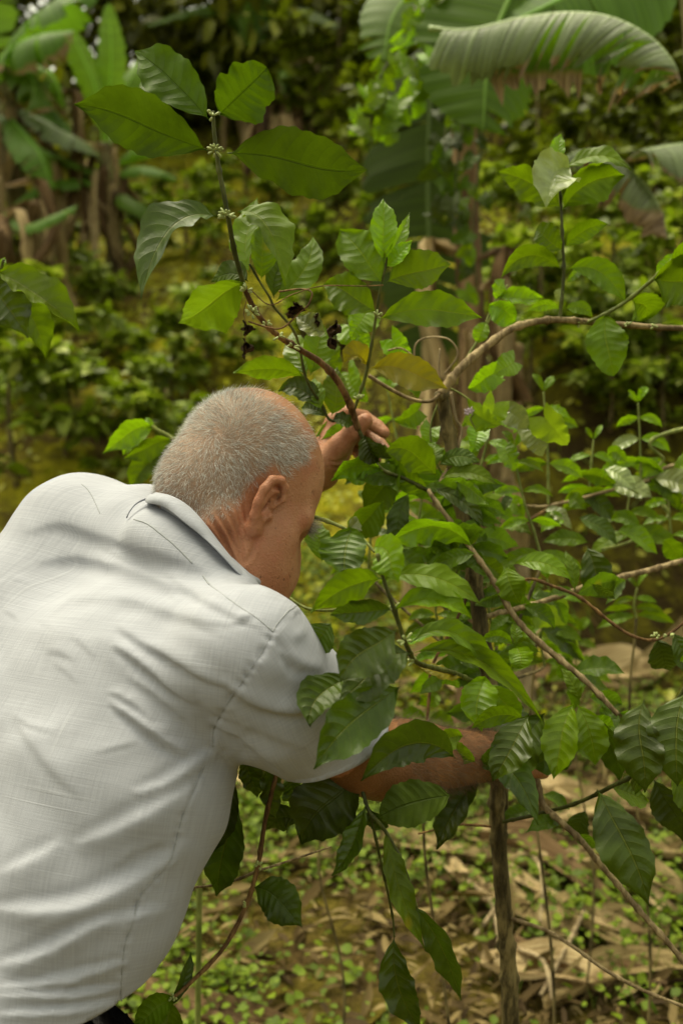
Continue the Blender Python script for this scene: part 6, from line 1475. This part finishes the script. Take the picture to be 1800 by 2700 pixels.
shoot("bushy weed at the foot of the earth bank under the bristly twig", [(1330, 1560), (1320, 1500), (1330, 1450)], 2.4, (.1, .4, .7, 1.0), 80, kind='mid', seed=68, w=.45, name="leafy_weed", cat="weed")
shoot("slender seedling rising behind his raised hand, half hidden by the climber", [(930, 1180), (925, 1080), (905, 980), (890, 900)], 1.8, (.1, .3, .5, .75, 1.0), 100, kind='young', seed=69, by_trunk=True)
shoot("seedling with glossy leaves under the raised hand, just past the man's forehead", [(845, 1320), (850, 1230), (846, 1160)], 1.7, (.2, .55, 1.0), 100, kind='mid', seed=70, k2='dark', by_trunk=True)
shoot("sparse weed sprouting from the litter behind the hanging leaf pair", [(740, 1890), (735, 1850), (742, 1820)], 2.2, (.2, .6, 1.0), 50, kind='young', seed=71, w=.6, name="leafy_weed", cat="weed")

for i, (pts_, d_, sd_, kd_, lab) in enumerate([
    ([(1140, 1480), (1120, 1380), (1128, 1280), (1150, 1180)], 1.6, 81, 'mid', "leafy seedling tight behind the coffee trunk, leaves fanning out level with his ear"),
    ([(1060, 1560), (1020, 1480), (1000, 1400), (1010, 1330)], 1.58, 82, 'young', "leafy seedling behind the long wavy leaf pair beyond his sleeve"),
    ([(1090, 1180), (1100, 1090), (1120, 1000), (1128, 900)], 1.66, 83, 'young', "bright seedling mingled with the heart-leaved climber around the trunk top"),
    ([(985, 1330), (960, 1230), (968, 1130), (950, 1060)], 1.62, 84, 'mid', "seedling in the gap under the raised hand and left of the climber"),
    ([(1250, 1530), (1240, 1460), (1262, 1400), (1256, 1330)], 1.75, 85, 'mid', "seedling with mixed dark and bright leaves where the pale branches cross")]):
    shoot(lab, pts_, d_, (.05, .25, .45, .62, .8, 1.0), 108, kind=kd_, seed=sd_, w=.36, k2=('dark', 'mid', 'mid', 'young', 'young')[i], by_trunk=True)
for lab, pts_, d_, sd_, kd_ in [("thin bright shoot rising between the two upright seedlings past the trunk", [(1352, 1130), (1356, 1070), (1362, 1010)], 1.82, 91, 'young'), ("thin leafy shoot at the picture edge below the pale crossing branch tips", [(1540, 1240), (1536, 1180), (1530, 1120)], 1.86, 92, 'young'), ("low shoot with narrow leaves just below the grey drooping leaf", [(1460, 1420), (1455, 1390), (1462, 1350)], 1.95, 93, 'mid')]:
    shoot(lab, pts_, d_, (.1, .4, .7, 1.0), 84, kind=kd_, seed=sd_, w=.3, root=sd_ == 93)
# old stakes and stalks
dk_p, dk_d = hit(1205, 1640)
dk = empty("dead_banana_stalk", dk_p, "tan peeling dead banana stalk standing behind the coffee trunk", "stalk")
tube("stem", [dk_p - np.array([0, 0, .05]), at(1195, 1360, dk_d - .02), at(1172, 1180, dk_d - .04), at(1140, 1000, dk_d - .05), at(1110, 860, dk_d - .05), at(1095, 780, dk_d - .05)], [.046, .042, .036, .03, .022], BM['dry'], dk, n=50, sides=12, bumps=.08, seed=3)
for k, (x, y, w) in enumerate([(1180, 1190, 60), (1130, 930, 46), (1196, 1400, 50)]):
    d_ = dk_d - .12; c = spline([at(x - 12, y - 90, d_), at(x, y, d_ - .05), at(x + 14, y + 90, d_)], 12); V = []; U = []
    for i in range(12):
        for q in range(5): V.append(c[i] + RX * ((q / 4 - .5) * w * mpp(d_) * (1 - abs(i / 11 * 2 - 1)**3 * .7)) - FW * .02 * math.cos((q / 4 - .5) * 3)); U.append((i / 11, q / 4))
    mesh_obj("peeling_sheath", np.array(V), [(i * 5 + q, i * 5 + q + 1, (i + 1) * 5 + q + 1, (i + 1) * 5 + q) for i in range(11) for q in range(4)], DRY, dk, uv=np.array(U), org=c[0])

# dry banana leaves on the ground: a few big curled ones
def dry_leaf(x, y, L_, w, ang, seed, label, group):
    r_ = np.random.default_rng(seed); p, d = hit(x, y); ca, sa = math.cos(ang), math.sin(ang); nu, nv = 26, 9; V = []; U = []
    for i in range(nu):
        u = i / (nu - 1); cx = (u - .5) * L_; bend = .10 * L_ * math.sin(3 * u + seed)
        ww = w * math.sin(math.pi * min(1, .12 + .8 * u))**.5 * (1 + .1 * math.sin(9 * u + seed))
        for q in range(nv):
            v = q / (nv - 1) * 2 - 1; lx, ly = cx, v * ww * .5 + bend
            gx, gy = p[0] + lx * ca - ly * sa, p[1] + lx * sa + ly * ca
            curl = .30 * ww * v * v * (1 + .5 * math.sin(4 * u + seed)) + .012 * math.sin(7 * u + 5 * v + seed) + .02 * abs(math.sin(2.5 * u + seed))
            V.append((gx, gy, float(ground_z(gx, gy)) + .03 + curl)); U.append((u, q / (nv - 1)))
    F = [(i * nv + q, (i + 1) * nv + q, (i + 1) * nv + q + 1, i * nv + q + 1) for i in range(nu - 1) for q in range(nv - 1)]
    o = mesh_obj("dry_leaf", np.array(V), F, (DRYT, DRY, DRYB)[(seed % 5) % 3] , None, uv=np.array(U)); tag(o, label, "dry leaf", group)
    return o
DL = "curled tan dry banana leaf lying in the litter beyond the thin coffee trunk"
r_ = np.random.default_rng(99)
for k, (x, y) in enumerate([(1330, 1530), (1440, 1560), (1250, 1580), (1390, 1590), (1010, 1560), (1060, 1620), (930, 1580), (1000, 1680), (1280, 1840), (1340, 1880), (1400, 1930), (1460, 1960), (1300, 1960), (1250, 1900), (1530, 1980), (1360, 2010), (1440, 2060), (1270, 2050), (1520, 2110), (1230, 2130), (1330, 2110), (1400, 2160), (620, 1800), (700, 1840), (1010, 1990), (1070, 2030), (1500, 2220), (1350, 2260), (1240, 2290), (1480, 2310), (560, 1840), (640, 1990), (420, 2310)]):
    dry_leaf(x, y, r_.uniform(.2, .6), r_.uniform(.045, .12), r_.normal() * .45 - .5, 700 + k, DL if x > 500 else "single brown dry leaf lying on the ground beside the man's belt", "dry banana leaves on the ground" if x > 500 else None)
# thin fallen twigs
for k, (a, b) in enumerate([((1075, 2070), (1150, 2240)), ((1215, 2000), (1240, 2160)), ((1190, 2230), (1270, 2352)), ((1340, 2140), (1240, 2330)), ((1090, 2200), (1160, 2110))]):
    p, q = hit(*a)[0], hit(*b)[0]; o = MB(); V, F, U = tube_arrays(spline([p + [0, 0, .06], (p + q) / 2 + [0.02, 0, .09], q + [0, 0, .05]], 20), .006, 7, bumps=.08, seed=k); o.add(V, F, U)
    tag(o.build("fallen_twig", BM['dry'], None), "thin pale fallen twig lying across the litter by the trunk foot", "twig", "fallen twigs on the litter")
# ================================================================== daylight
sc = bpy.context.scene
world = bpy.data.worlds.new("World"); sc.world = world; world.use_nodes = True
wt = world.node_tree; bg = wt.nodes['Background']
SUN_EL, SUN_ROT = R(74), R(-50)
sky = wt.nodes.new('ShaderNodeTexSky'); sky.sky_type = 'NISHITA'; sky.sun_disc = False
sky.sun_elevation = SUN_EL; sky.sun_rotation = SUN_ROT; sky.air_density = 1.0; sky.dust_density = 4.0; sky.ozone_density = 0.6
hs = wt.nodes.new('ShaderNodeHueSaturation'); hs.inputs['Saturation'].default_value = 0.3
wt.links.new(sky.outputs[0], hs.inputs['Color']); tn = wt.nodes.new('ShaderNodeMix'); tn.data_type = 'RGBA'; tn.blend_type = 'MULTIPLY'; tn.inputs[0].default_value = 1.0; tn.inputs[7].default_value = (1.0, 0.955, 0.67, 1)
wt.links.new(hs.outputs[0], tn.inputs[6]); wt.links.new(tn.outputs[2], bg.inputs[0])
bg.inputs[1].default_value = 0.15
sd = bpy.data.lights.new("sun", 'SUN'); sd.energy = 1.5; sd.angle = R(55); sd.color = (1.0, 0.94, 0.74)
so = bpy.data.objects.new("sun", sd); C.objects.link(so)
dirv = Vector((math.sin(SUN_ROT) * math.cos(SUN_EL), math.cos(SUN_ROT) * math.cos(SUN_EL), math.sin(SUN_EL)))
so.rotation_euler = dirv.to_track_quat('Z', 'Y').to_euler()
vs = sc.view_settings; vs.view_transform = 'Standard'; vs.look = 'None'; vs.gamma = 1.0; vs.exposure = 1.2; vs.use_curve_mapping = False
sc.cycles.use_denoising = True; sc.cycles.max_bounces = 8; sc.cycles.transparent_max_bounces = 4; sc.cycles.diffuse_bounces = 4
sc.cycles.caustics_reflective = False; sc.cycles.caustics_refractive = False
